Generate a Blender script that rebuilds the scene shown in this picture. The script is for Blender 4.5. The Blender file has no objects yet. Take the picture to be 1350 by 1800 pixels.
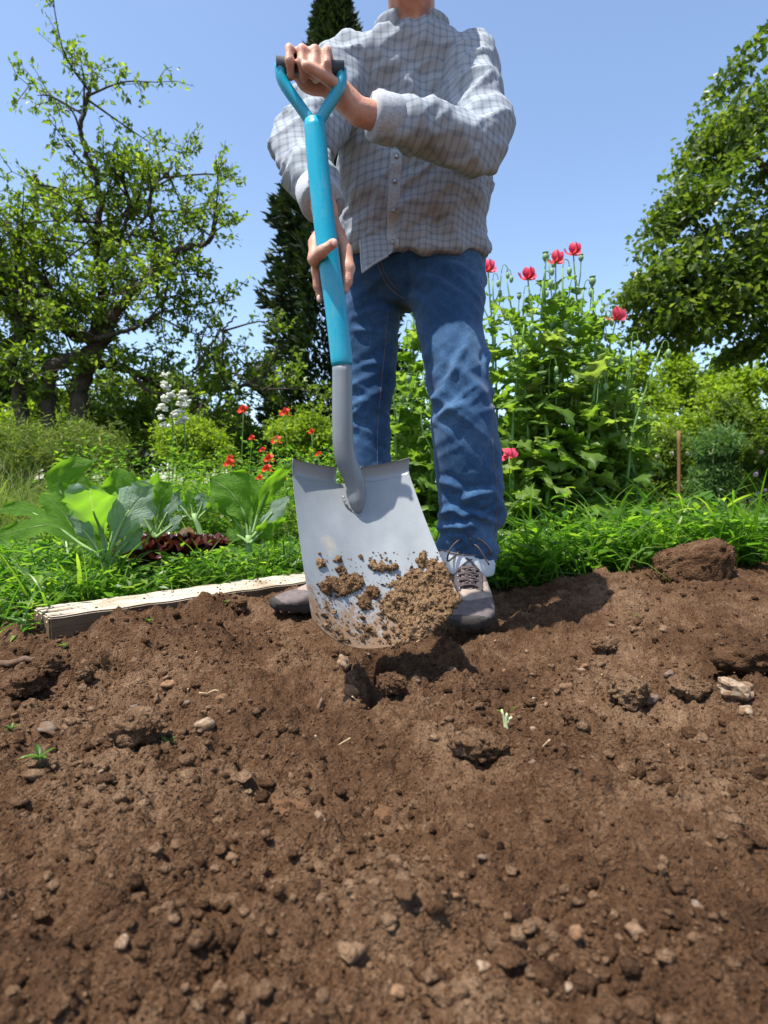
import bpy, bmesh, math, random
import numpy as np
np.seterr(over='ignore')
from mathutils import Vector, Matrix
from mathutils.bvhtree import BVHTree

SC = bpy.context.scene
COL = SC.collection
R = math.radians
random.seed(7)
RNG = np.random.default_rng(7)

# ------------------------------------------------------------------ camera, sky, sun, exposure
CAM_H = 0.36
F_PX = 1000.0            # focal length in photograph pixels (1350 wide)
PITCH = math.atan(50 / F_PX)
cd = bpy.data.cameras.new('camera')
cam = bpy.data.objects.new('camera', cd)
COL.objects.link(cam)
cam.location = (0, 0, CAM_H)
cam.rotation_euler = (math.pi / 2 - PITCH, 0, 0)
cd.sensor_fit = 'HORIZONTAL'
cd.sensor_width = 36.0
cd.lens = 36.0 * F_PX / 1350.0
cd.clip_start = 0.02
cd.clip_end = 3000
cd.dof.use_dof = True
cd.dof.focus_distance = 1.3
cd.dof.aperture_fstop = 7.1
SC.camera = cam

SUN_DIR = Vector((-0.29, -0.22, 0.93)).normalized()      # towards the sun
w = bpy.data.worlds.new('World')
SC.world = w
w.use_nodes = True
wn = w.node_tree.nodes
bg = wn.get('Background') or wn.new('ShaderNodeBackground')
sky = wn.new('ShaderNodeTexSky')
sky.sky_type = 'NISHITA'
sky.sun_disc = False
sky.sun_elevation = math.asin(SUN_DIR.z)
sky.sun_rotation = math.atan2(SUN_DIR.x, SUN_DIR.y)
sky.altitude = 300
sky.air_density = 1.0
sky.dust_density = 1.2
sky.ozone_density = 1.2
w.node_tree.links.new(sky.outputs[0], bg.inputs[0])
bg.inputs[1].default_value = 0.15

ld = bpy.data.lights.new('sun', 'SUN')
ld.energy = 5.0
ld.angle = R(0.53)
ld.color = (1.0, 0.95, 0.87)
sun = bpy.data.objects.new('sun', ld)
COL.objects.link(sun)
sun.rotation_euler = SUN_DIR.to_track_quat('Z', 'Y').to_euler()
sun.location = (-3, -1, 6)

SC.view_settings.view_transform = 'Standard'
SC.view_settings.look = 'None'
SC.view_settings.gamma = 1
SC.view_settings.exposure = 0.88
SC.render.engine = 'CYCLES'
SC.cycles.use_denoising = True
SC.cycles.max_bounces = 6
SC.cycles.transparent_max_bounces = 4
SC.cycles.caustics_reflective = False
SC.cycles.caustics_refractive = False

# ------------------------------------------------------------------ projection helper (photo pixel + depth -> place)
cp, sp = math.cos(PITCH), math.sin(PITCH)
def W(px, py, Y):
    """place seen at photograph pixel (px,py), Y metres ahead"""
    u = (px - 675) / F_PX
    v = -(py - 900) / F_PX
    dy = cp + v * sp
    dz = -sp + v * cp
    t = Y / dy
    return np.array((u * t, Y, CAM_H + dz * t))
def Ws(lst, Y=None):
    return np.array([W(*p) if len(p) == 3 else W(p[0], p[1], Y) for p in lst])

# ------------------------------------------------------------------ noise
_TAB = np.random.default_rng(99).random(65536).astype(np.float32)
def _h(ix, iy, iz, seed):
    h = ix.astype(np.int32) * np.int32(73856093) ^ iy.astype(np.int32) * np.int32(19349663) ^ iz.astype(np.int32) * np.int32(83492791)
    h = h + np.int32(seed * 7919 % 2000000)
    h = h ^ (h >> np.int32(15)); h = h * np.int32(668265263); h = h ^ (h >> np.int32(13))
    return _TAB[h & np.int32(0xffff)]
def vnoise(x, y, z=None, seed=0):
    x = np.asarray(x, float); y = np.asarray(y, float)
    z = np.zeros_like(x) if z is None else np.asarray(z, float)
    ix, iy, iz = np.floor(x), np.floor(y), np.floor(z)
    fx, fy, fz = x - ix, y - iy, z - iz
    fx, fy, fz = [f * f * (3 - 2 * f) for f in (fx, fy, fz)]
    out = 0
    for a in (0, 1):
        for b in (0, 1):
            for c in (0, 1):
                wt = (fx if a else 1 - fx) * (fy if b else 1 - fy) * (fz if c else 1 - fz)
                out = out + wt * _h(ix + a, iy + b, iz + c, seed)
    return out * 2 - 1
def fbm(x, y, z=None, seed=0, octv=4):
    s, a, t = 0, 1, 0
    z = np.zeros_like(np.asarray(x, float)) if z is None else z
    for k in range(octv):
        s = s + a * vnoise(x * 2**k, y * 2**k, z * 2**k, seed + k * 17)
        t += a; a *= .5
    return s / t
def sstep(x, a, b):
    t = np.clip((x - a) / (b - a), 0, 1)
    return t * t * (3 - 2 * t)
def domes(x, y, cell, seed, pres=0.8):
    gx, gy = np.floor(x / cell), np.floor(y / cell)
    out = np.zeros_like(x)
    for dx in (-1, 0, 1):
        for dy in (-1, 0, 1):
            cx, cy = gx + dx, gy + dy
            h = cx.astype(np.int32) * np.int32(73856093) ^ cy.astype(np.int32) * np.int32(19349663)
            h = h + np.int32(seed * 7919); h = h ^ (h >> np.int32(15)); h = h * np.int32(668265263); h = h ^ (h >> np.int32(13))
            r1, r2, r3, r4 = [_TAB[(h + np.int32(k * 9973)) & np.int32(0xffff)] for k in range(4)]
            px, py = (cx + r1) * cell, (cy + r2) * cell
            rr = cell * (.25 + .5 * r3)
            d2 = (x - px)**2 * (.7 + .6 * r4) + (y - py)**2 * (1.3 - .6 * r4)
            h = np.sqrt(np.maximum(rr * rr - d2, 0)) * (r4 < pres)
            out = np.maximum(out, h)
    return out

# ------------------------------------------------------------------ mesh helpers
def mesh_np(name, V, Fs, smooth=True, uv=None):
    """V (n,3); Fs list of int arrays (m,k) with one k each"""
    me = bpy.data.meshes.new(name)
    V = np.asarray(V, np.float32)
    Fs = [np.asarray(f, np.int32) for f in Fs if len(f)]
    me.vertices.add(len(V))
    me.vertices.foreach_set('co', V.ravel())
    nl = sum(f.size for f in Fs); npoly = sum(len(f) for f in Fs)
    me.loops.add(nl)
    li = np.concatenate([f.ravel() for f in Fs])
    me.loops.foreach_set('vertex_index', li)
    tot = np.concatenate([np.full(len(f), f.shape[1], np.int32) for f in Fs])
    st = np.concatenate([[0], np.cumsum(tot)[:-1]]).astype(np.int32)
    me.polygons.add(npoly)
    me.polygons.foreach_set('loop_start', st)
    me.polygons.foreach_set('loop_total', tot)
    me.polygons.foreach_set('use_smooth', np.full(npoly, smooth))
    me.update(calc_edges=True)
    if uv is not None:
        lay = me.uv_layers.new(name='UVMap')
        lay.data.foreach_set('uv', np.asarray(uv, np.float32)[li].ravel())
    return me
class MB:
    def __init__(s): s.V = []; s.F = {}; s.n = 0; s.UV = []
    def add(s, V, *Fs, uv=None):
        V = np.asarray(V, float)
        s.V.append(V)
        s.UV.append(np.zeros((len(V), 2)) if uv is None else np.asarray(uv))
        for F in Fs:
            F = np.asarray(F, int)
            if len(F): s.F.setdefault(F.shape[1], []).append(F + s.n)
        s.n += len(V)
        return s
    def arrays(s): return np.concatenate(s.V), [np.concatenate(f) for f in s.F.values()]
    def mesh(s, name, smooth=True):
        V, F = s.arrays()
        return mesh_np(name, V, F, smooth, np.concatenate(s.UV))
def link(name, me, mat=None, parent=None, loc=None):
    o = bpy.data.objects.new(name, me)
    COL.objects.link(o)
    if mat is not None and me is not None and not len(me.materials): me.materials.append(mat)
    if parent is not None: o.parent = parent
    if loc is not None: o.location = loc
    return o
def tag(o, label=None, cat=None, group=None, kind=None):
    if label: o['label'] = label
    if cat: o['category'] = cat
    if group: o['group'] = group
    if kind: o['kind'] = kind
    return o
def thing(name, label, cat, loc=(0, 0, 0), group=None):
    o = link(name, None)
    o.location = loc; o.empty_display_size = .05
    return tag(o, label, cat, group)
def local(o, V): return np.asarray(V) - np.array(o.location)

def frames(P):
    P = np.asarray(P, float)
    T = np.gradient(P, axis=0)
    T /= np.linalg.norm(T, axis=1)[:, None] + 1e-12
    up = np.array((0, 0, 1.)) if abs(T[0, 2]) < .9 else np.array((1., 0, 0))
    n = np.cross(up, T[0]); n /= np.linalg.norm(n)
    N = [n]
    for i in range(1, len(P)):
        n = N[-1] - T[i] * np.dot(N[-1], T[i])
        n /= np.linalg.norm(n) + 1e-12
        N.append(n)
    N = np.array(N)
    return T, N, np.cross(T, N)
def tube(P, r, sides=8, caps=True):
    P = np.asarray(P, float); n = len(P)
    r = np.broadcast_to(np.asarray(r, float), (n,))
    T, N, B = frames(P)
    a = np.arange(sides) * 2 * np.pi / sides
    V = P[:, None] + r[:, None, None] * (np.cos(a)[None, :, None] * N[:, None] + np.sin(a)[None, :, None] * B[:, None])
    V = V.reshape(-1, 3)
    i = np.arange(n - 1)[:, None] * sides; j = np.arange(sides)[None]; k = (j + 1) % sides
    F = np.stack([i + j, i + k, i + sides + k, i + sides + j], -1).reshape(-1, 4)
    if caps:
        c0, c1 = len(V), len(V) + 1
        V = np.vstack([V, P[0], P[-1]])
        jj = np.arange(sides); kk = (jj + 1) % sides
        T0 = np.stack([np.full(sides, c0), kk, jj], -1)
        T1 = np.stack([np.full(sides, c1), (n - 1) * sides + jj, (n - 1) * sides + kk], -1)
        return V, F, np.vstack([T0, T1])
    return V, F
def cr(P, n):
    """Catmull-Rom through rows of P, n samples"""
    P = np.asarray(P, float); m = len(P)
    Q = np.vstack([2 * P[0] - P[1], P, 2 * P[-1] - P[-2]])
    t = np.linspace(0, m - 1 - 1e-9, n); i = t.astype(int); f = (t - i)[:, None]
    p0, p1, p2, p3 = Q[i], Q[i + 1], Q[i + 2], Q[i + 3]
    return .5 * (2 * p1 + (p2 - p0) * f + (2 * p0 - 5 * p1 + 4 * p2 - p3) * f**2 + (3 * p1 - p0 - 3 * p2 + p3) * f**3)
def loft(C, rx, ry, X, Y, sides=24, power=2.0, caps=True):
    """rings: centres C, radii rx, ry along unit axes X, Y (each (n,3) or (3,))"""
    C = np.asarray(C, float); n = len(C)
    X = np.broadcast_to(np.asarray(X, float), (n, 3)); Y = np.broadcast_to(np.asarray(Y, float), (n, 3))
    rx = np.broadcast_to(np.asarray(rx, float), (n,)); ry = np.broadcast_to(np.asarray(ry, float), (n,))
    a = np.arange(sides) * 2 * np.pi / sides
    ca, sa = np.cos(a), np.sin(a)
    e = 2.0 / power
    ca, sa = np.sign(ca) * np.abs(ca)**e, np.sign(sa) * np.abs(sa)**e
    V = C[:, None] + (rx[:, None] * ca)[..., None] * X[:, None] + (ry[:, None] * sa)[..., None] * Y[:, None]
    V = V.reshape(-1, 3)
    i = np.arange(n - 1)[:, None] * sides; j = np.arange(sides)[None]; k = (j + 1) % sides
    F = np.stack([i + j, i + k, i + sides + k, i + sides + j], -1).reshape(-1, 4)
    if not caps: return V, F
    c0, c1 = len(V), len(V) + 1
    V = np.vstack([V, C[0], C[-1]])
    jj = np.arange(sides); kk = (jj + 1) % sides
    T = np.vstack([np.stack([np.full(sides, c0), kk, jj], -1), np.stack([np.full(sides, c1), (n - 1) * sides + jj, (n - 1) * sides + kk], -1)])
    return V, F, T
_ico = {}
def ico(sub):
    if sub not in _ico:
        bm = bmesh.new(); bmesh.ops.create_icosphere(bm, subdivisions=sub, radius=1)
        _ico[sub] = (np.array([v.co[:] for v in bm.verts]), np.array([[v.index for v in f.verts] for f in bm.faces]))
        bm.free()
    return _ico[sub]
def ball(c, r, sub=2, scale=(1, 1, 1)):
    V, F = ico(sub)
    return V * np.asarray(scale) * r + np.asarray(c), F
def box(c, s, M=None):
    V = np.array([[x, y, z] for x in (-.5, .5) for y in (-.5, .5) for z in (-.5, .5)]) * np.asarray(s)
    if M is not None: V = V @ np.asarray(M).T
    F = [[0, 1, 3, 2], [4, 6, 7, 5], [0, 4, 5, 1], [2, 3, 7, 6], [0, 2, 6, 4], [1, 5, 7, 3]]
    return V + np.asarray(c), F
def capsule(a, b, ra, rb, sides=12):
    a, b = np.asarray(a, float), np.asarray(b, float)
    t = (b - a); L = np.linalg.norm(t); t = t / (L + 1e-9)
    k = np.linspace(0, np.pi / 2, 5)
    P = [a - t * ra * np.cos(q) for q in k] + [b + t * rb * np.sin(q) for q in k]
    rr = [ra * np.sin(q) + 1e-4 for q in k] + [rb * np.cos(q) + 1e-4 for q in k]
    return tube(P, rr, sides)
def chain(mb, pts, rad, sides=12):
    for i in range(len(pts) - 1):
        mb.add(*capsule(pts[i], pts[i + 1], rad[i], rad[i + 1], sides))
def remesh(mb, voxel, smooth=4, fac=.5):
    """union of overlapping closed shapes as one skin"""
    me = mb.mesh('tmp')
    o = bpy.data.objects.new('tmp', me); COL.objects.link(o)
    m = o.modifiers.new('r', 'REMESH'); m.mode = 'VOXEL'; m.voxel_size = voxel; m.use_smooth_shade = True
    if smooth:
        s = o.modifiers.new('s', 'SMOOTH'); s.factor = fac; s.iterations = smooth
    dg = bpy.context.evaluated_depsgraph_get(); dg.update()
    me2 = bpy.data.meshes.new_from_object(o.evaluated_get(dg))
    bpy.data.objects.remove(o); bpy.data.meshes.remove(me)
    return me2
def getV(me):
    V = np.empty(len(me.vertices) * 3, np.float32); me.vertices.foreach_get('co', V)
    return V.reshape(-1, 3).astype(float)
def getN(me):
    V = np.empty(len(me.vertices) * 3, np.float32); me.vertex_normals.foreach_get('vector', V)
    return V.reshape(-1, 3).astype(float)
def setV(me, V):
    me.vertices.foreach_set('co', np.asarray(V, np.float32).ravel()); me.update()
def bvh_of(me):
    V = getV(me)
    return BVHTree.FromPolygons([tuple(v) for v in V], [tuple(p.vertices) for p in me.polygons])

# leaf-sized faces spread in space: 4 verts, folded along the midrib
def leaves(P, D, N, L, Wd, fold=.15):
    P, D, N = [np.asarray(a, float) for a in (P, D, N)]
    D = D / (np.linalg.norm(D, axis=1)[:, None] + 1e-9)
    S = np.cross(D, N); S /= np.linalg.norm(S, axis=1)[:, None] + 1e-9
    N = np.cross(S, D)
    L = np.asarray(L)[:, None]; Wd = np.asarray(Wd)[:, None]
    mid = P + D * L * .45
    V = np.stack([P, mid + S * Wd * .5 + N * Wd * fold, P + D * L, mid - S * Wd * .5 + N * Wd * fold], 1).reshape(-1, 3)
    b = np.arange(len(P))[:, None] * 4
    return V, np.vstack([b + [0, 1, 2], b + [0, 2, 3]])
def rdir(n, rng=RNG):
    v = rng.normal(size=(n, 3)); return v / np.linalg.norm(v, axis=1)[:, None]
def blades(P, D, L, Wd, bend, segs=4, up=(0, 0, 1)):
    """grass blades: strips from P along D, drooping sideways by bend"""
    n = len(P); P = np.asarray(P, float); D = np.asarray(D, float)
    D = D / np.linalg.norm(D, axis=1)[:, None]
    H = D * np.array((1, 1, 0)); hn = np.linalg.norm(H, axis=1)[:, None]
    H = np.where(hn > 1e-3, H / (hn + 1e-9), np.array((1., 0, 0)))
    S = np.cross(D, rdir(n)); S /= np.linalg.norm(S, axis=1)[:, None] + 1e-9
    L = np.asarray(L)[:, None]; Wd = np.asarray(Wd)[:, None]; bend = np.asarray(bend)[:, None]
    rows = []
    for k in range(segs + 1):
        t = k / segs
        c = P + D * L * (t - .25 * bend * t**3) + (H * .7 - np.array((0, 0, .65))) * L * bend * t**2.2
        wd = Wd * .5 * (1 - t)**.6 * (1 if k else .7)
        if k < segs: rows += [c - S * wd, c + S * wd]
        else: rows += [c]
    m = 2 * segs + 1
    V = np.stack(rows, 1).reshape(-1, 3)
    b = np.arange(n)[:, None] * m
    Q = np.vstack([b + [2 * k, 2 * k + 1, 2 * k + 3, 2 * k + 2] for k in range(segs - 1)])
    T = b + [2 * segs - 2, 2 * segs - 1, 2 * segs]
    return V, Q, T

# ------------------------------------------------------------------ materials
def newmat(name):
    m = bpy.data.materials.new(name); m.use_nodes = True
    nt = m.node_tree; nt.nodes.clear()
    out = nt.nodes.new('ShaderNodeOutputMaterial')
    return m, nt, out
class NT:
    def __init__(s, nt): s.nt = nt
    def n(s, typ, **kw):
        nd = s.nt.nodes.new(typ)
        for k, v in kw.items():
            if k.startswith('i_'):
                key = k[2:]; nd.inputs[int(key) if key.isdigit() else key].default_value = v
            else: setattr(nd, k, v)
        return nd
    def l(s, a, b): s.nt.links.new(a, b)
    def noise(s, scale, detail=4, rough=.55, vec=None, dist=0):
        nd = s.n('ShaderNodeTexNoise', i_Scale=scale, i_Detail=detail, i_Roughness=rough, i_Distortion=dist)
        if vec is not None: s.l(vec, nd.inputs['Vector'])
        return nd
    def ramp(s, fac, stops):
        nd = s.n('ShaderNodeValToRGB')
        el = nd.color_ramp.elements
        while len(el) < len(stops): el.new(.5)
        for e, (p, c) in zip(el, stops):
            e.position = p; e.color = (*c, 1) if len(c) == 3 else c
        s.l(fac, nd.inputs[0]); return nd
    def mix(s, fac, a, b, typ='MIX'):
        nd = s.n('ShaderNodeMix', data_type='RGBA', blend_type=typ)
        for sock, v in ((nd.inputs[0], fac), (nd.inputs[6], a), (nd.inputs[7], b)):
            if hasattr(v, 'is_linked'): s.l(v, sock)
            elif isinstance(v, (tuple, list)): sock.default_value = (*v, 1) if len(v) == 3 else v
            else: sock.default_value = v
        return nd.outputs[2]
    def math(s, op, a, b=None, clamp=False):
        nd = s.n('ShaderNodeMath', operation=op, use_clamp=clamp)
        for sock, v in ((nd.inputs[0], a), (nd.inputs[1], b)):
            if v is None: continue
            if hasattr(v, 'is_linked'): s.l(v, sock)
            else: sock.default_value = v
        return nd.outputs[0]
    def bump(s, h, strength=.5, dist=.01, nrm=None):
        nd = s.n('ShaderNodeBump', i_Strength=strength, i_Distance=dist)
        s.l(h, nd.inputs['Height'])
        if nrm is not None: s.l(nrm, nd.inputs['Normal'])
        return nd.outputs[0]
def leafmat(name, c1, c2, c3=None, trans=.45, rough=.45, spec=.35, tboost=1.7):
    m, nt, out = newmat(name); g = NT(nt)
    geo = g.n('ShaderNodeNewGeometry'); oi = g.n('ShaderNodeObjectInfo')
    a = g.math('FRACT', g.math('ADD', geo.outputs['Random Per Island'], oi.outputs['Random']))
    stops = [(0, c1), (.75, c2)] + ([(1, c3)] if c3 else [])
    rp = g.ramp(a, stops)
    tc = g.n('ShaderNodeTexCoord')
    nz = g.noise(9, 3, vec=tc.outputs['Object'])
    col = g.mix(g.math('MULTIPLY', nz.outputs[0], .5), rp.outputs[0], (c1[0] * .6, c1[1] * .6, c1[2] * .6))
    p = g.n('ShaderNodeBsdfPrincipled', i_Roughness=rough)
    p.inputs['Specular IOR Level'].default_value = spec
    g.l(col, p.inputs['Base Color'])
    t = g.n('ShaderNodeBsdfTranslucent')
    g.l(g.mix(1.0, col, (tboost, tboost * 1.02, tboost * .45), 'MULTIPLY'), t.inputs[0])
    ms = g.n('ShaderNodeMixShader', i_0=trans)
    g.l(p.outputs[0], ms.inputs[1]); g.l(t.outputs[0], ms.inputs[2])
    g.l(ms.outputs[0], out.inputs[0]); return m
def plain(name, c1, c2=None, scale=20, rough=.6, spec=.3, bump=0, bscale=80, metal=0, island=0, bdist=.003, coat=0):
    m, nt, out = newmat(name); g = NT(nt)
    tc = g.n('ShaderNodeTexCoord')
    p = g.n('ShaderNodeBsdfPrincipled', i_Roughness=rough, i_Metallic=metal)
    p.inputs['Specular IOR Level'].default_value = spec
    p.inputs['Coat Weight'].default_value = coat
    c2 = c2 or tuple(x * .7 for x in c1)
    nz = g.noise(scale, 5, vec=tc.outputs['Object'])
    rp = g.ramp(nz.outputs[0], [(.3, c1), (.7, c2)])
    col = rp.outputs[0]
    if island:
        geo = g.n('ShaderNodeNewGeometry')
        r2 = g.ramp(geo.outputs['Random Per Island'], [(0, (1 - island,) * 3), (1, (1 + island,) * 3)])
        col = g.mix(1.0, col, r2.outputs[0], 'MULTIPLY')
    g.l(col, p.inputs['Base Color'])
    if bump:
        n2 = g.noise(bscale, 5, vec=tc.outputs['Object'])
        g.l(g.bump(n2.outputs[0], bump, bdist), p.inputs['Normal'])
    g.l(p.outputs[0], out.inputs[0]); return m

def soil_material(name, dark, mid, lite, island=False):
    m, nt, out = newmat(name); g = NT(nt)
    geo = g.n('ShaderNodeNewGeometry')
    pos = geo.outputs['Position']
    big = g.noise(3.5, 4, vec=pos); med = g.noise(38, 5, .65, vec=pos); fine = g.noise(260, 4, .7, vec=pos)
    f = g.math('ADD', g.math('MULTIPLY', big.outputs[0], .45), g.math('ADD', g.math('MULTIPLY', med.outputs[0], .30), g.math('MULTIPLY', fine.outputs[0], .27)))
    if island:
        f = g.math('ADD', g.math('MULTIPLY', f, .75), g.math('MULTIPLY', geo.outputs['Random Per Island'], .25))
    rp = g.ramp(f, [(.34, dark), (.5, mid), (.66, lite)])
    p = g.n('ShaderNodeBsdfPrincipled', i_Roughness=.95)
    p.inputs['Specular IOR Level'].default_value = .12
    g.l(rp.outputs[0], p.inputs['Base Color'])
    wv_ = g.n('ShaderNodeVectorMath', operation='MULTIPLY_ADD'); wn_ = g.noise(90, 3, vec=pos); g.l(wn_.outputs['Color'], wv_.inputs[0]); wv_.inputs[1].default_value = (.008, .008, .008); g.l(pos, wv_.inputs[2])
    vor = g.n('ShaderNodeTexVoronoi', i_Scale=170.0); g.l(wv_.outputs[0], vor.inputs['Vector'])
    vor2 = g.n('ShaderNodeTexVoronoi', i_Scale=420.0); g.l(wv_.outputs[0], vor2.inputs['Vector'])
    hgt = g.math('SUBTRACT', fine.outputs[0], g.math('ADD', g.math('MULTIPLY', vor.outputs['Distance'], 1.0), g.math('MULTIPLY', vor2.outputs['Distance'], .5)))
    mic = g.noise(900, 3, .7, vec=pos)
    b1 = g.bump(hgt, 1.0, .0075, g.bump(mic.outputs[0], .8, .0012))
    g.l(g.bump(med.outputs[0], .6, .008, b1), p.inputs['Normal'])
    g.l(p.outputs[0], out.inputs[0]); return m

SD, SM, SL = (.034, .016, .008), (.120, .063, .032), (.29, .185, .11)
M = {}
M['soil'] = soil_material('soil', SD, SM, SL)
M['crumb'] = soil_material('soil_crumbs', SD, SM, (.27, .17, .10), True)
M['blade_soil'] = soil_material('soil_on_blade', (.085, .045, .02), (.20, .115, .058), (.31, .195, .108), True)
def stonemat(name, c1, c2):
    m, nt, out = newmat(name); g = NT(nt); geo = g.n('ShaderNodeNewGeometry'); pos = geo.outputs['Position']
    n1 = g.noise(110, 5, .65, vec=pos); n2 = g.noise(320, 4, .7, vec=pos); n3 = g.noise(70, 4, .6, vec=pos)
    c = g.ramp(n1.outputs[0], [(.35, c1), (.65, c2)])
    k = g.ramp(g.math('ADD', g.math('MULTIPLY', n3.outputs[0], .6), g.math('MULTIPLY', n2.outputs[0], .4)), [(.42, (0, 0, 0)), (.56, (.9, .9, .9))])
    p = g.n('ShaderNodeBsdfPrincipled', i_Roughness=.9); p.inputs['Specular IOR Level'].default_value = .15
    g.l(g.mix(k.outputs[0], c.outputs[0], SM), p.inputs['Base Color']); g.l(g.bump(n2.outputs[0], .7, .002), p.inputs['Normal']); g.l(p.outputs[0], out.inputs[0]); return m
M['stone'] = stonemat('stone', (.21, .14, .09), (.13, .085, .055))
M['stone_pale'] = stonemat('pale_stone', (.33, .26, .19), (.20, .14, .09))
M['stone_orange'] = stonemat('ochre_stone', (.27, .16, .09), (.17, .10, .055))
M['stone_grey'] = stonemat('grey_stone', (.18, .145, .12), (.10, .078, .065))
M['straw'] = plain('straw', (.50, .38, .22), (.36, .26, .14), 60, .7)
M['twig'] = plain('twig_bark', (.14, .085, .055), (.08, .05, .03), 60, .85, .2, .6, 150)
M['bark'] = plain('bark', (.085, .066, .05), (.035, .028, .022), 12, .9, .15, .8, 40, bdist=.02)

# ------------------------------------------------------------------ soil
def soil_macro(x, y):
    z = np.zeros_like(x)
    z += .070 * sstep(x, .25, .75) * sstep(y, .65, 1.5)                     # bank rising to the right
    z += .03 * np.exp(-((x - .95) / .35)**2 - ((y - 1.62) / .22)**2)
    z += .03 * np.exp(-((x + .42) / .22)**2 - ((y - 1.28) / .12)**2)       # low heap before the board
    z -= .085 * np.exp(-((x + .21) / .11)**2 - ((y - 1.31) / .09)**2)      # earlier spade hole
    z += .012 * np.exp(-((x + .12) / .2)**2 - ((y - 1.08) / .12)**2)
    z += .02 * np.exp(-((x - .55) / .22)**2 - ((y - .82) / .16)**2)
    z -= .03 * np.exp(-((x + .1) / .45)**2 - ((y - .75) / .16)**2)
    z += .024 * fbm(x * 3.1, y * 3.1, seed=3, octv=3) + .018 * fbm(x * 8, y * 8, seed=8, octv=3)
    bs_ = (x + .555) * -.676 + (y - 1.725) * .737                                # heaped against the board
    z += .030 * np.exp(-((bs_ + .14) / .06)**2) * sstep(x, -.85, -.6) * (1 - sstep(x, -.3, -.15))
    # fresh hole below the blade: steep edges, left side straight, front edge running back to the right
    wb = .010 * vnoise(x * 22, y * 22, seed=5) + .008 * vnoise(x * 70, y * 70, seed=6)
    sd = np.minimum(np.minimum(x + .030 + wb, (y - .935 - (x + .028) * 1.25) * .62 + wb), np.minimum(1.17 + .25 * np.clip(x - .05, 0, 1) - y, .225 - x))
    z -= (.115 + .05 * np.exp(-((x + .02) / .05)**2)) * sstep(sd, -.012, .036)
    z += .003 * np.exp(-((sd + .02) / .02)**2)
    return z
def soil_edge(x, y):
    # the bed ends at the back: 1 inside, 0 out in the weeds
    return 1 - sstep(y, 2.3, 2.75)
def soil_h(x, y):
    wx = x + .006 * vnoise(x * 60, y * 60, seed=11); wy = y + .006 * vnoise(x * 60, y * 60, seed=12)
    rough = .55 + .45 * vnoise(x * 4, y * 4, seed=21)
    d = .55 * domes(wx, wy, .085, 1, .30) * (.3 + .9 * rough) * (1 - np.exp(-((x + .05) / .10)**2 - ((y - 1.05) / .2)**2))
    d += .48 * domes(wx, wy, .034, 2, .55) * (.4 + .8 * rough)
    d += .62 * domes(wx, wy, .016, 3, .72)
    d += .80 * domes(x, y, .0085, 4, .80)
    z = soil_macro(x, y) + d - .02
    z += .011 * fbm(x * 45, y * 45, seed=33, octv=4)
    return z * soil_edge(x, y) - .10 * (1 - soil_edge(x, y))
NR, NC = 450, 720
ys = .13 * np.exp(np.linspace(0, math.log(2.8 / .13), NR))
uu = np.linspace(-1, 1, NC)
gy = np.repeat(ys[:, None], NC, 1)
gx = uu[None] * (.78 * gy + .42)
gz = soil_h(gx.ravel(), gy.ravel()).reshape(gx.shape)
gz = gz - .12 * sstep(np.abs(uu), .96, 1.0)[None] - .1 * (1 - sstep(gy, .13, .16))
i = np.arange(NR - 1)[:, None] * NC; j = np.arange(NC - 1)[None]
F = np.stack([i + j, i + j + 1, i + NC + j + 1, i + NC + j], -1).reshape(-1, 4)
soil = link('soil', mesh_np('soil', np.stack([gx, gy, gz], -1).reshape(-1, 3), [F]), M['soil'])
tag(soil, 'freshly dug brown garden soil with clods and crumbs', 'soil', kind='structure')
def sz(x, y):
    return float(soil_h(np.array([float(x)]), np.array([float(y)]))[0])
def on_soil(px, py, it=14):
    """place on the soil seen at a photograph pixel"""
    Yv = np.arange(.25, 2.6, .005)
    w1 = W(px, py, 1.0); c0 = np.array((0, 0, CAM_H))
    Q = c0 + (w1 - c0)[None] * Yv[:, None]
    k = int(np.argmax(Q[:, 2] < soil_macro(Q[:, 0], Q[:, 1])))
    p = Q[k]
    return np.array((p[0], p[1], sz(p[0], p[1])))

# far ground: lawn to the horizon, brown near the bed
m, nt, out = newmat('ground'); g = NT(nt)
geo = g.n('ShaderNodeNewGeometry'); sep = g.n('ShaderNodeSeparateXYZ'); g.l(geo.outputs['Position'], sep.inputs[0])
nz = g.noise(1.7, 6, .6, vec=geo.outputs['Position']); nf = g.noise(30, 5, .7, vec=geo.outputs['Position'])
grass = g.ramp(nf.outputs[0], [(.3, (.035, .07, .012)), (.55, (.085, .14, .025)), (.75, (.17, .18, .06))])
dry = g.mix(nz.outputs[0], grass.outputs[0], (.12, .13, .04))
msk = g.math('ADD', sep.outputs[1], g.math('MULTIPLY', g.math('SUBTRACT', nz.outputs[0], .5), 1.2))
mr = g.n('ShaderNodeMapRange', i_1=2.6, i_2=3.2); g.l(msk, mr.inputs[0])
col = g.mix(mr.outputs[0], SM, dry)
p = g.n('ShaderNodeBsdfPrincipled', i_Roughness=.95); p.inputs['Specular IOR Level'].default_value = .1
g.l(col, p.inputs['Base Color']); g.l(g.bump(nf.outputs[0], .8, .03), p.inputs['Normal']); g.l(p.outputs[0], out.inputs[0])
M['ground'] = m
gd = link('ground', mesh_np('ground', [(-900, -300, -.06), (900, -300, -.06), (900, 1500, -.06), (-900, 1500, -.06)], [[[0, 1, 2, 3]]]), M['ground'])
tag(gd, 'lawn and garden ground reaching back to the horizon', 'ground', kind='structure')

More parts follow.
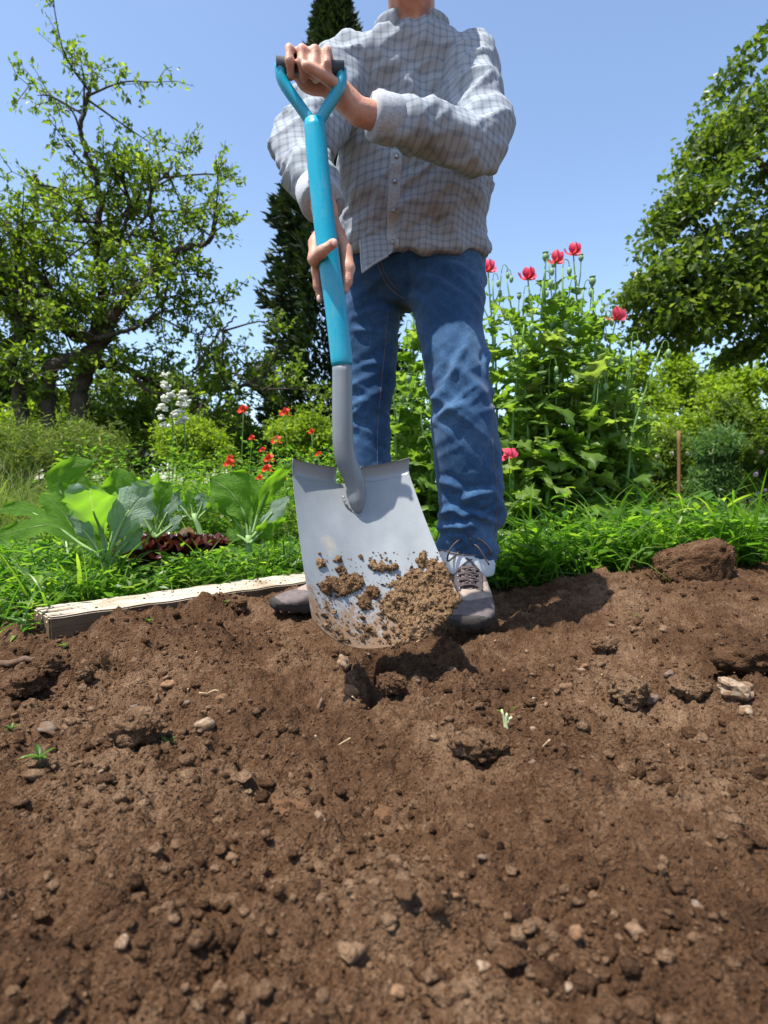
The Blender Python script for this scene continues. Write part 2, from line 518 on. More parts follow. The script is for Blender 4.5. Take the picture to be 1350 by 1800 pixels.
# loose crumbs on the soil
def crumbs(P, S, sub=1, seed=1, squash=.8):
    rng = np.random.default_rng(seed)
    V0, F0 = ico(sub); n = len(P); k = len(V0)
    base = np.stack([V0 * (1 + .28 * rng.normal(size=(k, 1))).clip(.5, 1.55) if sub < 2 else V0 * (1 + .55 * fbm(V0[:, 0] * 1.6 + 9 * q_, V0[:, 1] * 1.6, V0[:, 2] * 1.6, seed=q_, octv=3) + .09 * rng.normal(size=k))[:, None] * rng.uniform(.7, 1.25, (1, 3)) for q_ in range(16)])
    V = base[rng.integers(0, 16, n)]
    a = rng.uniform(0, 2 * np.pi, n); c, s = np.cos(a), np.sin(a)
    X = V[..., 0] * c[:, None] - V[..., 1] * s[:, None]; Yv = V[..., 0] * s[:, None] + V[..., 1] * c[:, None]
    V = np.stack([X, Yv * rng.uniform(.65, 1, (n, 1)), V[..., 2] * squash], -1) * np.asarray(S)[:, None, None] + np.asarray(P)[:, None]
    return V.reshape(-1, 3), (np.arange(n)[:, None, None] * k + F0[None]).reshape(-1, 3)
n = 36000
y = .28 * np.exp(RNG.uniform(0, 1, n) * math.log(2.15 / .28)); x = RNG.uniform(-1, 1, n) * (.72 * y + .12)
s = .0012 * (1 - RNG.uniform(0, 1, n))**-.50; s = np.clip(s, .0012, .012) * (.5 + .5 * np.clip(y, .3, 1)) * (.75 + .5 * vnoise(x * 7, y * 7, seed=14))
keep = ~((y > 1.75 + .3 * vnoise(x * 3, y * 0, seed=9)) & (x > .3))
x, y, s = x[keep], y[keep], s[keep]
P = np.stack([x, y, soil_h(x, y) + s * .35], -1)
nearc = (y < .8) & (s > .0034)
mb = MB(); mb.add(*crumbs(P[~nearc], s[~nearc], 1, 5)); mb.add(*crumbs(P[nearc], s[nearc] * 1.05, 2, 6))
tag(link('soil_crumbs', mb.mesh('soil_crumbs', True), M['crumb']), 'loose brown crumbs strewn over the dug soil', 'soil crumbs', kind='stuff')

# larger clods one can pick out
def crumbly(V, F, seed, dens=.35, smax=.006, smin=.0012):
    """a lump with crumbs clinging to its surface"""
    rng = np.random.default_rng(seed); m_ = MB(); m_.add(V, F)
    k = rng.choice(len(V), int(len(V) * dens)); s_ = np.clip(smin * (1 - rng.uniform(0, 1, len(k)))**-.6, smin, smax)
    m_.add(*crumbs(V[k], s_, 1, seed)); return m_
def clod_mesh(name, r, seed, rough=.55, sub=4, grain=.16):
    V, F = ico(sub)
    d = 1 + rough * fbm(V[:, 0] * 1.5 + seed, V[:, 1] * 1.5, V[:, 2] * 1.5, seed=seed, octv=3) + grain * vnoise(V[:, 0] * 6, V[:, 1] * 6 + seed, V[:, 2] * 6, seed=seed + 5) + grain * .6 * vnoise(V[:, 0] * 14, V[:, 1] * 14, V[:, 2] * 14, seed=seed + 9)
    return crumbly(V * d[:, None] * np.asarray(r), F, seed, .22, max(r) * .16, .0012).mesh(name)
CL = [  # px, py, rx, ry, rz (m), label
    (92, 1180, .030, .028, .022, 'dark crumbly clod of soil left of the hollow, below the board end'),
    (45, 1212, .036, .030, .024, 'dark wide clod of soil beside a green seedling'),
    (150, 1190, .016, .015, .014, 'small round clod near the ochre stone chips'),
    (243, 1292, .036, .028, .022, 'broad lumpy clod beside the red-stemmed sprout'),
    (1316, 1175, .050, .042, .034, 'big dark clod above the large pale stone'),
    (1105, 1228, .030, .026, .026, 'tall clod beside a split grey stone'),
    (1215, 1218, .030, .028, .022, 'rounded clod between the split grey stone and the large pale stone'),
    (1020, 1272, .024, .02, .018, 'pitted clod below the round pebble'),
    (845, 1322, .034, .026, .02, 'wide low clod in front of the white cut stalk'),
    (690, 1210, .022, .018, .016, 'clod on the edge of the fresh cut'),
    (420, 1070, .022, .02, .018, 'loose clod in front of the board by the boot toe'),
    (1060, 1140, .022, .02, .016, 'small clod on the soil bank below the big block of earth'),
]
for k, (px, py, rx, ry, rz, lb) in enumerate(CL):
    q = on_soil(px, py)
    o = link('soil_clod', clod_mesh('soil_clod', (rx, ry, rz), 40 + k), M['soil'], loc=(q[0], q[1], soil_macro(q[:1], q[1:2])[0] + rz * .45))
    tag(o, lb, 'clod', 'clods on the dug soil')
# big block of earth on the bank
mbk = MB()
c = W(1212, 1000, 1.68)
V, F = ico(5)
Vb = np.sign(V) * np.abs(V)**.60
d = 1 + .16 * fbm(V[:, 0] * 1.7, V[:, 1] * 1.7, V[:, 2] * 1.7, seed=77, octv=3) + .07 * vnoise(V[:, 0] * 9, V[:, 1] * 9, V[:, 2] * 9, seed=78) + .05 * vnoise(V[:, 0] * 22, V[:, 1] * 22, V[:, 2] * 22, seed=79)
Vb = Vb * d[:, None] * np.array((.098, .085, .076))
Vb[:, 2] += .42 * Vb[:, 0] * (Vb[:, 2] > -.02)
Mx = np.array(Matrix.Rotation(R(-18), 3, 'Z') @ Matrix.Rotation(R(8), 3, 'Y'))
Vb = Vb @ Mx.T
tag(link('earth_block', crumbly(Vb, F, 8, .14, .008, .0016).mesh('earth_block'), M['soil'], loc=c), 'big square-cut block of dark earth sitting on the soil bank by the grass', 'clod')

# stones, straws and other bits
ST = [(300, 1194, .014, 'stone_orange', 'ochre angular stone chip on the left soil'), (275, 1213, .011, 'stone_orange', 'narrow upright ochre stone chip'),
      (358, 1267, .013, 'stone_pale', 'small white stone with a brown tip in the hollow'), (605, 1160, .016, 'stone_pale', 'pale lumpy stone left of the fresh cut'),
      (88, 1272, .018, 'stone_grey', 'flat grey stone flake on the left soil'), (998, 1211, .013, 'stone', 'round brown pebble on the right soil'),
      (1138, 1216, .017, 'stone_grey', 'split grey stone with a shaded face'), (1294, 1221, .020, 'stone_pale', 'large pale stone under the big dark clod'),
      (1312, 1241, .011, 'stone_pale', 'pale stone just in front of the large pale stone'), (1165, 1107, .011, 'stone', 'tan rounded stone high on the right soil bank'),
      (1176, 1197, .009, 'stone_grey', 'small grey pebble behind the rounded clod'), (1050, 1249, .008, 'stone_grey', 'flat bluish pebble below the round pebble'),
      (1028, 1166, .010, 'stone_orange', 'tan stone chip midway up the right bank'), (1021, 1170, .007, 'stone_pale', 'small light chip beside the tan stone chip'),
      (803, 1284, .007, 'stone_pale', 'tiny white pebble left of the white cut stalk'), (840, 1292, .008, 'stone', 'small tan pebble near the white cut stalk'),
      (905, 1240, .012, 'stone', 'flat tan stone lying behind the white cut stalk'), (957, 1232, .007, 'stone_pale', 'tiny pale chip between pebble and stalk'),
      (796, 1172, .009, 'stone', 'tan pebble near the right end of the fresh cut'), (617, 1210, .012, 'stone_orange', 'ochre stone beside the fresh cut with a straw'),
      (562, 1228, .010, 'stone', 'long tan stone splinter standing in soil'), (470, 1126, .007, 'stone_pale', 'small pale pebble in the old hole'),
      (148, 1172, .009, 'stone', 'tan pebble on the soil below the board'), (390, 1217, .010, 'stone_orange', 'ochre pebble under the branched straw'),
      (240, 1250, .008, 'stone_grey', 'little violet-grey pebble on the left soil'), (1076, 1095, .008, 'stone', 'tan pebble near the green speck on the bank')]
ST += [(RNG.uniform(20, 1330), RNG.uniform(1110, 1345), RNG.uniform(.003, .0065), ['stone', 'stone_pale', 'stone_grey', 'stone_orange'][k % 4], None) for k in range(34)]
ST += [(RNG.uniform(20, 1330), RNG.uniform(1345, 1790), RNG.uniform(.003, .007), ['stone', 'stone_pale', 'stone_grey', 'stone_orange'][k % 4], None) for k in range(14)]
for k, (px, py, r, mt, lb) in enumerate(ST):
    q = on_soil(px, py)
    V, F = ico(3 if r > .009 else 2)
    s0 = random.random() * 50
    d = 1 + .6 * vnoise(V[:, 0] * 1.4 + s0, V[:, 1] * 1.4, V[:, 2] * 1.4, seed=k) + .12 * vnoise(V[:, 0] * 3 + s0, V[:, 1] * 3, V[:, 2] * 3, seed=k + 1)
    sc3 = np.array((1.15, .9, .7)) * r
    if 'splinter' in (lb or '') or 'upright' in (lb or ''): sc3 = np.array((.5, .5, 1.2)) * r
    if 'flat' in (lb or ''): sc3 = np.array((1.2, .9, .4)) * r
    o = link('stone', mesh_np('stone', V * d[:, None] * sc3, [F], r < .02), M[mt], loc=(q[0], q[1], q[2] + r * .22))
    o.rotation_euler = (random.uniform(-.3, .3), random.uniform(-.3, .3), random.uniform(0, 6))
    nm = {'stone': 'tan', 'stone_pale': 'pale', 'stone_grey': 'grey', 'stone_orange': 'ochre'}[mt]
    tag(o, lb or ('tiny %s grit stone among the soil crumbs' % nm), 'stone', None if lb else 'tiny %s grit stones' % nm)
# straws
STRAW = [(365, 1212, 'pale branched straw over an ochre pebble', [(-14, -6), (0, 0), (9, 14)]), (330, 1212, 'short upright straw beside the ochre chips', [(2, -10), (-2, 12)]),
         (605, 1296, 'pale slanting straw stuck in the soil', [(11, -14), (-11, 14)]), (557, 1300, 'thin dark straw standing beside a slanting straw', [(-2, -16), (2, 16)]),
         (957, 1325, 'pale curved straw at the front of the right soil', [(8, -18), (0, 2), (-4, 20)]), (625, 1222, 'thin straw beside the fresh cut', [(-6, -14), (8, 12)]),
         (1060, 1190, 'short straw on the right bank', [(-4, -10), (4, 10)]), (1130, 1200, 'short light straw behind the split grey stone', [(-4, -8), (5, 9)]),
         (740, 1122, 'thin dry root on soil near the boot', [(-8, 6), (0, 0), (9, -7)]), (345, 1140, 'little pale root in the left soil', [(2, -7), (-1, 7)])]
for k, (px, py, lb, off) in enumerate(STRAW):
    q = on_soil(px, py)
    s_ = q[1] / F_PX
    P = np.array([(q[0] + a * s_, q[1] + (.004 if kk else -.004), 0 + (q[2] + .006 - b * s_ * .8)) for kk, (a, b) in enumerate(off)])
    P[:, 2] = np.maximum(P[:, 2], q[2] + .001)
    P = cr(P, 8)
    mb = MB(); mb.add(*tube(P, np.linspace(.0013, .0008, 8), 5))
    if 'branched' in lb: mb.add(*tube(cr([P[3], P[3] + (.012, 0, .006), P[3] + (.02, 0, .004)], 5), .0009, 5))
    tag(link('straw', mb.mesh('straw'), M['straw']), lb, 'straw', 'straws in the soil')
# dark stick at the left
q = on_soil(12, 1158); q2 = on_soil(78, 1152)
P = cr([q + (-.05, 0, .008), q + (0, 0, .012), (q + q2) / 2 + (0, 0, .013), q2 + (0, 0, .008)], 14)
mb = MB(); mb.add(*tube(P + .002 * RNG.normal(size=P.shape), np.linspace(.0085, .006, 14), 9))
tag(link('stick', mb.mesh('stick'), M['twig']), 'short dark stick lying on the soil below the board', 'stick')

# ------------------------------------------------------------------ board
m, nt, out = newmat('weathered_wood'); g = NT(nt)
tc = g.n('ShaderNodeTexCoord'); mp = g.n('ShaderNodeMapping'); mp.inputs['Scale'].default_value = (2, 26, 26)
g.l(tc.outputs['Object'], mp.inputs[0])
gr = g.noise(3.2, 6, .65, vec=mp.outputs[0], dist=.6)
bl = g.noise(9, 4, vec=tc.outputs['Object'])
c1 = g.ramp(gr.outputs[0], [(.25, (.20, .15, .10)), (.45, (.40, .34, .27)), (.7, (.52, .46, .38))])
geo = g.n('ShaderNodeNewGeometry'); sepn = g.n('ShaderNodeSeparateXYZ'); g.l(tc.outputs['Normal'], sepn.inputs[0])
side = g.ramp(gr.outputs[0], [(.25, (.055, .036, .020)), (.7, (.16, .11, .065))])  # side faces darkened: shade of the board front put into the wood colour
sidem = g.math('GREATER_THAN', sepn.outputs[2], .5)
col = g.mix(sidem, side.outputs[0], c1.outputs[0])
st = g.ramp(bl.outputs[0], [(.52, (1, 1, 1)), (.72, (.62, .54, .46))])
col = g.mix(1.0, col, st.outputs[0], 'MULTIPLY')
p = g.n('ShaderNodeBsdfPrincipled', i_Roughness=.85); p.inputs['Specular IOR Level'].default_value = .2
g.l(col, p.inputs['Base Color']); g.l(g.bump(gr.outputs[0], .5, .003), p.inputs['Normal']); g.l(p.outputs[0], out.inputs[0])
M['wood'] = m
def board():
    A = W(72, 1083, 1.42); B = W(575, 1012, 2.03)
    zt = .036
    A[2] = B[2] = 0
    ax = B - A; L = np.linalg.norm(ax); ax /= L
    bm = bmesh.new()
    bmesh.ops.create_cube(bm, size=1)
    bmesh.ops.scale(bm, vec=(L, .165, .075), verts=bm.verts)
    bmesh.ops.subdivide_edges(bm, edges=[e for e in bm.edges if abs(e.verts[0].co.x - e.verts[1].co.x) > .1], cuts=30)
    bmesh.ops.bevel(bm, geom=[e for e in bm.edges if e.is_boundary is False and len(e.link_faces) == 2 and e.calc_face_angle(0) > 1], offset=.004, segments=2, affect='EDGES')
    for v in bm.verts:
        v.co.z += .004 * math.sin(v.co.x * 2.3) * v.co.y * 4 + .0012 * math.sin(v.co.x * 47 + v.co.y * 9)
        v.co.y += .003 * math.sin(v.co.x * 6.1)
    me = bpy.data.meshes.new('board'); bm.to_mesh(me); bm.free()
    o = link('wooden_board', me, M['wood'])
    ct = MB()
    for k, yy in enumerate((-.058, -.006, .045)):
        V, F = ball((0, 0, 0), 1, 3, (.062, .014, .034))
        V += np.array((-L / 2 + .035, yy, .048)); ct.add(V, F)
    co = link('cut', ct.mesh('cut'))
    bo = o.modifiers.new('b', 'BOOLEAN'); bo.operation = 'DIFFERENCE'; bo.object = co; bo.solver = 'EXACT'
    dg = bpy.context.evaluated_depsgraph_get(); dg.update()
    me2 = bpy.data.meshes.new_from_object(o.evaluated_get(dg))
    o.modifiers.clear(); o.data = me2; bpy.data.objects.remove(co)
    me2.materials.clear(); me2.materials.append(M['wood'])
    c = (A + B) / 2
    o.location = (c[0], c[1], zt - .0375)
    o.rotation_euler = (0, 0, math.atan2(ax[1], ax[0]))
    tag(o, 'weathered pale wooden board with notched end edging the bed', 'board')
    return o, c, ax, L, zt
board_o, bc, bax, bL, bzt = board()
bn = np.array((-bax[1], bax[0], 0))
n = 150
t = RNG.beta(1.6, 1.1, n) * bL - bL / 2; u = RNG.uniform(-.078, .07, n) * RNG.uniform(.3, 1, n)
s = np.clip(.0009 * (1 - RNG.uniform(0, 1, n))**-.5, .0008, .004)
P = bc[None] + t[:, None] * bax + u[:, None] * bn; P[:, 2] = bzt + s * .4
mb = MB(); mb.add(*crumbs(P, s, 1, 8))
tag(link('crumbs_on_board', mb.mesh('crumbs', False), M['crumb']), 'dark soil crumbs scattered on the wooden board', 'soil crumbs', kind='stuff')

# ------------------------------------------------------------------ shovel
m, nt, out = newmat('shovel_paint'); g = NT(nt)
tc = g.n('ShaderNodeTexCoord'); uvs = g.n('ShaderNodeSeparateXYZ'); g.l(tc.outputs['UV'], uvs.inputs[0])
n1 = g.noise(18, 6, .65, vec=tc.outputs['UV']); n2 = g.noise(120, 5, .7, vec=tc.outputs['UV']); n3 = g.noise(3.3, 3, vec=tc.outputs['UV'])
base = g.ramp(n2.outputs[0], [(.3, (.245, .265, .275)), (.7, (.29, .31, .32))])
# dried mud film: a patch by the socket and a band near the tip
low = g.n('ShaderNodeMapRange', i_1=.52, i_2=.95); g.l(uvs.outputs[1], low.inputs[0])
f1 = g.math('ADD', g.math('MULTIPLY', n1.outputs[0], .6), g.math('MULTIPLY', n2.outputs[0], .55))
f1 = g.math('ADD', f1, g.math('MULTIPLY', low.outputs[0], .27))
k1 = g.ramp(f1, [(.70, (0, 0, 0)), (.80, (1, 1, 1))])
dx = g.math('SUBTRACT', uvs.outputs[0], .24); dy = g.math('SUBTRACT', uvs.outputs[1], .40)
dd = g.math('ADD', g.math('MULTIPLY', g.math('MULTIPLY', dx, dx), 60), g.math('MULTIPLY', g.math('MULTIPLY', dy, dy), 70))
k2 = g.ramp(g.math('ADD', dd, g.math('MULTIPLY', n1.outputs[0], 1.3)), [(.55, (.75, .75, .75)), (1.1, (0, 0, 0))])
smr = g.ramp(n3.outputs[0], [(.3, (.82, .82, .82)), (.7, (1.12, 1.11, 1.09))])
mps = g.n('ShaderNodeMapping'); mps.inputs['Scale'].default_value = (90, 4, 1); mps.inputs['Rotation'].default_value = (0, 0, .25); g.l(tc.outputs['UV'], mps.inputs[0]); scr = g.noise(3, 4, .8, vec=mps.outputs[0])
sck = g.ramp(scr.outputs[0], [(.62, (0, 0, 0)), (.72, (.5, .5, .5))])
bcol = g.mix(sck.outputs[0], g.mix(1.0, base.outputs[0], smr.outputs[0], 'MULTIPLY'), (.36, .38, .38))
col = g.mix(k1.outputs[0], bcol, (.20, .12, .065))
col = g.mix(k2.outputs[0], col, (.42, .36, .28))
p = g.n('ShaderNodeBsdfPrincipled', i_Roughness=.42, i_Metallic=.15); p.inputs['Specular IOR Level'].default_value = .5
g.l(g.math('ADD', g.math('MULTIPLY', k1.outputs[0], .4), .42), p.inputs['Roughness'])
g.l(col, p.inputs['Base Color']); g.l(g.bump(n2.outputs[0], .12, .001), p.inputs['Normal']); g.l(p.outputs[0], out.inputs[0])
M['steel'] = m
M['tube_grey'] = plain('grey_tube_paint', (.20, .225, .245), (.235, .26, .28), 60, .38, .5, .06, 200)
def scuffed(name, c, dust, rough):
    m, nt, out = newmat(name); g = NT(nt); geo = g.n('ShaderNodeNewGeometry'); pos = geo.outputs['Position']
    mp = g.n('ShaderNodeMapping'); mp.inputs['Scale'].default_value = (60, 60, 9); g.l(pos, mp.inputs[0])
    a1 = g.noise(1.0, 5, .7, vec=mp.outputs[0]); a2 = g.noise(14, 6, .7, vec=pos); a3 = g.noise(330, 3, .6, vec=pos)
    k = g.ramp(g.math('ADD', g.math('MULTIPLY', a1.outputs[0], .45), g.math('ADD', g.math('MULTIPLY', a2.outputs[0], .4), g.math('MULTIPLY', a3.outputs[0], .18))), [(.50, (0, 0, 0)), (.66, (.55, .55, .55))])
    p = g.n('ShaderNodeBsdfPrincipled'); p.inputs['Specular IOR Level'].default_value = .5
    g.l(g.mix(k.outputs[0], c, dust), p.inputs['Base Color']); g.l(g.math('ADD', g.math('MULTIPLY', k.outputs[0], .5), rough), p.inputs['Roughness'])
    g.l(g.bump(a3.outputs[0], .08, .001), p.inputs['Normal']); g.l(p.outputs[0], out.inputs[0]); return m
M['turquoise'] = scuffed('turquoise_grip', (.0, .30, .43), (.10, .33, .40), .27)
M['tube_grey'] = scuffed('grey_tube_paint', (.17, .195, .215), (.26, .26, .25), .33)
M['grip_dark'] = plain('dark_grip', (.05, .055, .06), None, 30, .5)

BT = W(612, 850, 1.13); BB = W(690, 1134, .985)
ba = BB - BT; bLen = np.linalg.norm(ba); ba /= bLen
bs = np.array((1, .50, -.02)); bs -= ba * np.dot(bs, ba); bs /= np.linalg.norm(bs)
bnn = np.cross(ba, bs)
if bnn[1] > 0: bnn = -bnn
SH = thing('shovel', 'grey steel shovel with turquoise shaft held upright, earth stuck on its blade', 'shovel', tuple(BT))
def blade_pt(u, v, th=0):
    """u -1..1 across, v 0..1 along"""
    half = .124 + .022 * v + .0 * u
    ang = u * .52
    x = half * np.sin(ang) / np.sin(.52)
    h = half * (1 - np.cos(ang)) / np.sin(.52) * 1.0
    # rounded tip: edge length varies with u
    end = 1.0 - .17 * np.abs(u)**2.8
    d = v * end * bLen
    bend = .018 * (v - .5)**2 * 4 - .018
    return BT + bs * x[..., None] + ba * d[..., None] + bnn * (h + bend * 0 + th - .012 * np.sin(v * 2.6))[..., None]
nu, nv = 37, 41
U, Vv = np.meshgrid(np.linspace(-1, 1, nu), np.linspace(0, 1, nv))
Pf = blade_pt(U, Vv); Pb = Pf - bnn * .0026
grid = lambda o, nu, nv: np.stack([(np.arange(nv - 1)[:, None] * nu + np.arange(nu - 1)[None] + o + k) for k in (0, 1, nu + 1, nu)], -1).reshape(-1, 4)
mb = MB()
uvf = np.stack([(U + 1) / 2, Vv], -1).reshape(-1, 2)
n0 = nu * nv
V2 = np.vstack([Pf.reshape(-1, 3), Pb.reshape(-1, 3)])
Ff = grid(0, nu, nv); Fb = grid(n0, nu, nv)[:, ::-1]
edge = [k for k in range(nu)] + [k * nu + nu - 1 for k in range(1, nv)] + [(nv - 1) * nu + k for k in range(nu - 2, -1, -1)] + [k * nu for k in range(nv - 2, 0, -1)]
Fe = [[edge[k], edge[(k + 1) % len(edge)], edge[(k + 1) % len(edge)] + n0, edge[k] + n0] for k in range(len(edge))]
mb.add(local(SH, V2), np.vstack([Ff, Fb, np.array(Fe)]), uv=np.vstack([uvf, uvf]))
blade = link('blade', mb.mesh('blade'), M['steel'], SH)
md = blade.modifiers.new('e', 'EDGE_SPLIT'); md.split_angle = R(50)
# treads folded over at the shoulders, one each side of the socket
for sgn in (-1, 1):
    uu_ = np.linspace(.20, 1.0, 14) * sgn
    top = blade_pt(uu_, np.zeros(14))
    rows = []
    for t in np.linspace(0, 1, 5):
        ang = t * 1.0
        rows.append(top - ba * (.030 * np.sin(ang * 1.0) if t else 0) + bnn * (.021 * t**1.3 + .0005))
    rows = np.array(rows)
    thick = np.vstack([rows.reshape(-1, 3), rows.reshape(-1, 3) - ba * .0015 - bnn * .0022])
    n0_ = 5 * 14
    e2 = [k for k in range(14)] + [k * 14 + 13 for k in range(1, 5)] + [4 * 14 + k for k in range(12, -1, -1)] + [k * 14 for k in range(3, 0, -1)]
    Fe = [[e2[k], e2[(k + 1) % len(e2)], e2[(k + 1) % len(e2)] + n0_, e2[k] + n0_] for k in range(len(e2))]
    mb = MB(); mb.add(local(SH, thick), np.vstack([grid(0, 14, 5), grid(n0_, 14, 5)[:, ::-1], np.array(Fe)]), uv=np.tile((.8, .2), (2 * n0_, 1)))
    link('tread', mb.mesh('tread'), M['steel'], SH)
# socket: grey tube swelling out of the blade, tapering to a closed tip on it
tip = blade_pt(np.array([.05]), np.array([.20]))[0]
shp = np.array([tip - bnn * .004, tip - ba * .02 + bnn * .008, BT + ba * .01 + bs * .004 + bnn * .022, W(606, 800, 1.098), W(602, 740, 1.09), W(601.5, 640, 1.085)])
Pq = cr(shp, 40)
rr = np.interp(np.linspace(0, 1, 40), [0, .1, .22, .4, .6, 1], [.002, .010, .0165, .0200, .0205, .0187])
mb = MB(); mb.add(*tube(Pq - np.array(SH.location), rr, 24)); link('socket', mb.mesh('socket'), M['tube_grey'], SH)
# weld bead round the socket foot
wb = [tip + ba * .004 + bnn * .002]
bead = np.array([BT + ba * .03 - bs * .020 + bnn * .004, BT + ba * .045 - bs * .016 + bnn * .0, tip - bs * .008 - ba * .004, tip + ba * .003, tip + bs * .009 - ba * .004, BT + ba * .045 + bs * .022, BT + ba * .03 + bs * .025 + bnn * .004])
pb_ = cr(bead, 40)
mb = MB(); mb.add(*tube(pb_ - np.array(SH.location), .0022 + .0007 * np.sin(np.arange(40) * 2.1), 7)); link('weld_bead', mb.mesh('weld_bead'), M['steel'], SH)
# shaft
SHP = np.array([W(601.5, 644, 1.085), W(597, 600, 1.084), W(590, 540, 1.083), W(580, 470, 1.082), W(570, 390, 1.083), W(560, 300, 1.086), W(553, 215, 1.09)])
Pq = cr(SHP, 40)
mb = MB(); mb.add(*tube(Pq - np.array(SH.location), np.interp(np.linspace(0, 1, 40), [0, .02, .05, 1], [.0190, .0203, .0206, .0200]), 28))
link('shaft', mb.mesh('shaft'), M['turquoise'], SH)
# D grip
G0 = W(553, 215, 1.09); GC = W(546, 118, 1.09)
gx_ = np.array((1., .1, 0)); gx_ /= np.linalg.norm(gx_)
gu = GC - G0; gu /= np.linalg.norm(gu)
mb = MB()
for sgn in (-1, 1):
    mb.add(*tube(cr([G0 - gu * .01 - np.array(SH.location), G0 + gu * .02 + gx_ * sgn * .02 - SH.location, GC - gu * .03 + gx_ * sgn * .052 - SH.location, GC + gx_ * sgn * .056 - SH.location], 14), .0105, 10))
link('grip_yoke', mb.mesh('grip_yoke'), M['turquoise'], SH)
mb = MB(); mb.add(*tube([GC - gx_ * .062 - SH.location, GC - SH.location, GC + gx_ * .062 - SH.location], .0135, 14)); link('grip_bar', mb.mesh('grip_bar'), M['grip_dark'], SH)

# earth stuck to the blade
bbv = BVHTree.FromPolygons([tuple(v) for v in Pf.reshape(-1, 3)], [tuple(f) for f in Ff])
CAMV = Vector((0, 0, CAM_H))
def on_blade(px, py):
    d = Vector(W(px, py, 1.0)) - CAMV
    h = bbv.ray_cast(CAMV, d.normalized())
    return (np.array(h[0]) if h[0] is not None else None)
def blade_clump(blobs, seed, lb):
    rng = np.random.default_rng(seed); mb = MB()
    for px, py, r, k in blobs:
        for _ in range(k):
            a, q = rng.uniform(0, 6.28), r * math.sqrt(rng.uniform(0, 1))
            h = on_blade(px + q * math.cos(a), py + q * math.sin(a))
            if h is None: continue
            rr = rng.uniform(.0035, .0075) * (1.25 - .5 * q / r)
            mb.add(*ball(h + bnn * rng.uniform(-.002, .009) * (1.1 - q / r), rr, 1))
    me = remesh(mb, .0028, 1, .4)
    V, N = getV(me), getN(me)
    V = V + N * (.0022 * vnoise(V[:, 0] * 160, V[:, 1] * 160, V[:, 2] * 160, seed=seed) + .0012 * vnoise(V[:, 0] * 380, V[:, 1] * 380, V[:, 2] * 380, seed=seed + 1))[:, None]
    Fq = [tuple(p_.vertices) for p_ in me.polygons]
    m2 = MB(); m2.add(V, np.array([f for f in Fq if len(f) == 4]).reshape(-1, 4), np.array([f for f in Fq if len(f) == 3]).reshape(-1, 3))
    idx = rng.choice(len(V), min(len(V), int(len(V) * .11))); s3 = np.clip(.0010 * (1 - rng.uniform(0, 1, len(idx)))**-.5, .0009, .0036)
    m2.add(*crumbs(V[idx] + N[idx] * .0004, s3, 1, seed))
    me = m2.mesh('earth_clump')
    o = link('earth_clump', me, M['blade_soil'])
    tag(o, lb, 'clump', 'earth sticking to the shovel blade')
blade_clump([(715, 1040, 34, 110), (745, 1015, 28, 60), (770, 1000, 22, 50), (740, 985, 10, 16), (748, 975, 6, 6), (700, 1065, 28, 60), (760, 1060, 40, 130), (735, 1085, 36, 100), (790, 1060, 22, 60), (778, 1012, 18, 40), (720, 1105, 28, 60)], 3, 'largest crumbly clump of earth covering the tip corner of the shovel blade')
blade_clump([(580, 1030, 16, 40), (605, 1026, 18, 50), (622, 1024, 15, 36), (570, 1032, 8, 14), (600, 1042, 12, 20)], 4, 'wide clump of earth at the blade edge beside the left boot')
blade_clump([(650, 1045, 13, 28), (640, 1060, 11, 20), (660, 1042, 8, 12)], 5, 'small clump of earth in the middle of the shovel blade')
blade_clump([(668, 997, 10, 16), (655, 994, 7, 9), (682, 999, 5, 6), (693, 997, 5, 8)], 6, 'thin row of earth bits across the blade above the small clump')
blade_clump([(562, 990, 7, 12), (594, 985, 5, 6), (595, 1000, 5, 7)], 7, 'little smear of earth by the blade edge above the wide clump')
# fine crumbs on the blade
pts, ss = [], []
for _ in range(2600):
    py = RNG.uniform(970, 1132); px = RNG.uniform(555, 815)
    t = (py - 970) / 160
    if RNG.uniform() > .12 + .9 * t**1.4 * (.35 + .65 * (vnoise(np.array([px / 22.]), np.array([py / 22.]), seed=4)[0] > -.1)): continue
    h = on_blade(px, py)
    if h is None: continue
    s_ = min(.0055, .0009 * (1 - RNG.uniform())**-.62)
    pts.append(h + bnn * s_ * .3); ss.append(s_)
mb = MB(); mb.add(*crumbs(np.array(pts), np.array(ss), 1, 15))
tag(link('crumbs_on_blade', mb.mesh('crumbs', False), M['blade_soil']), 'fine earth crumbs sticking to the lower shovel blade', 'soil crumbs', kind='stuff')

# ------------------------------------------------------------------ person
m, nt, out = newmat('denim'); g = NT(nt)
tc = g.n('ShaderNodeTexCoord'); geo = g.n('ShaderNodeNewGeometry'); pos = geo.outputs['Position']
nb = g.noise(5.5, 4, vec=pos); nm_ = g.noise(60, 5, .7, vec=pos)
mp = g.n('ShaderNodeMapping'); mp.inputs['Scale'].default_value = (650, 650, 170); mp.inputs['Rotation'].default_value = (0, .35, .3); g.l(pos, mp.inputs[0])
tw = g.noise(1.0, 3, .7, vec=mp.outputs[0])
f = g.math('ADD', g.math('MULTIPLY', nb.outputs[0], .40), g.math('ADD', g.math('MULTIPLY', nm_.outputs[0], .22), g.math('MULTIPLY', tw.outputs[0], .38)))
c = g.ramp(f, [(.36, (.010, .034, .088)), (.50, (.023, .070, .155)), (.66, (.085, .17, .28))])
p = g.n('ShaderNodeBsdfPrincipled', i_Roughness=.85); p.inputs['Specular IOR Level'].default_value = .15
p.inputs['Sheen Weight'].default_value = .15
g.l(c.outputs[0], p.inputs['Base Color']); g.l(g.bump(tw.outputs[0], .25, .002), p.inputs['Normal']); g.l(p.outputs[0], out.inputs[0])
M['denim'] = m
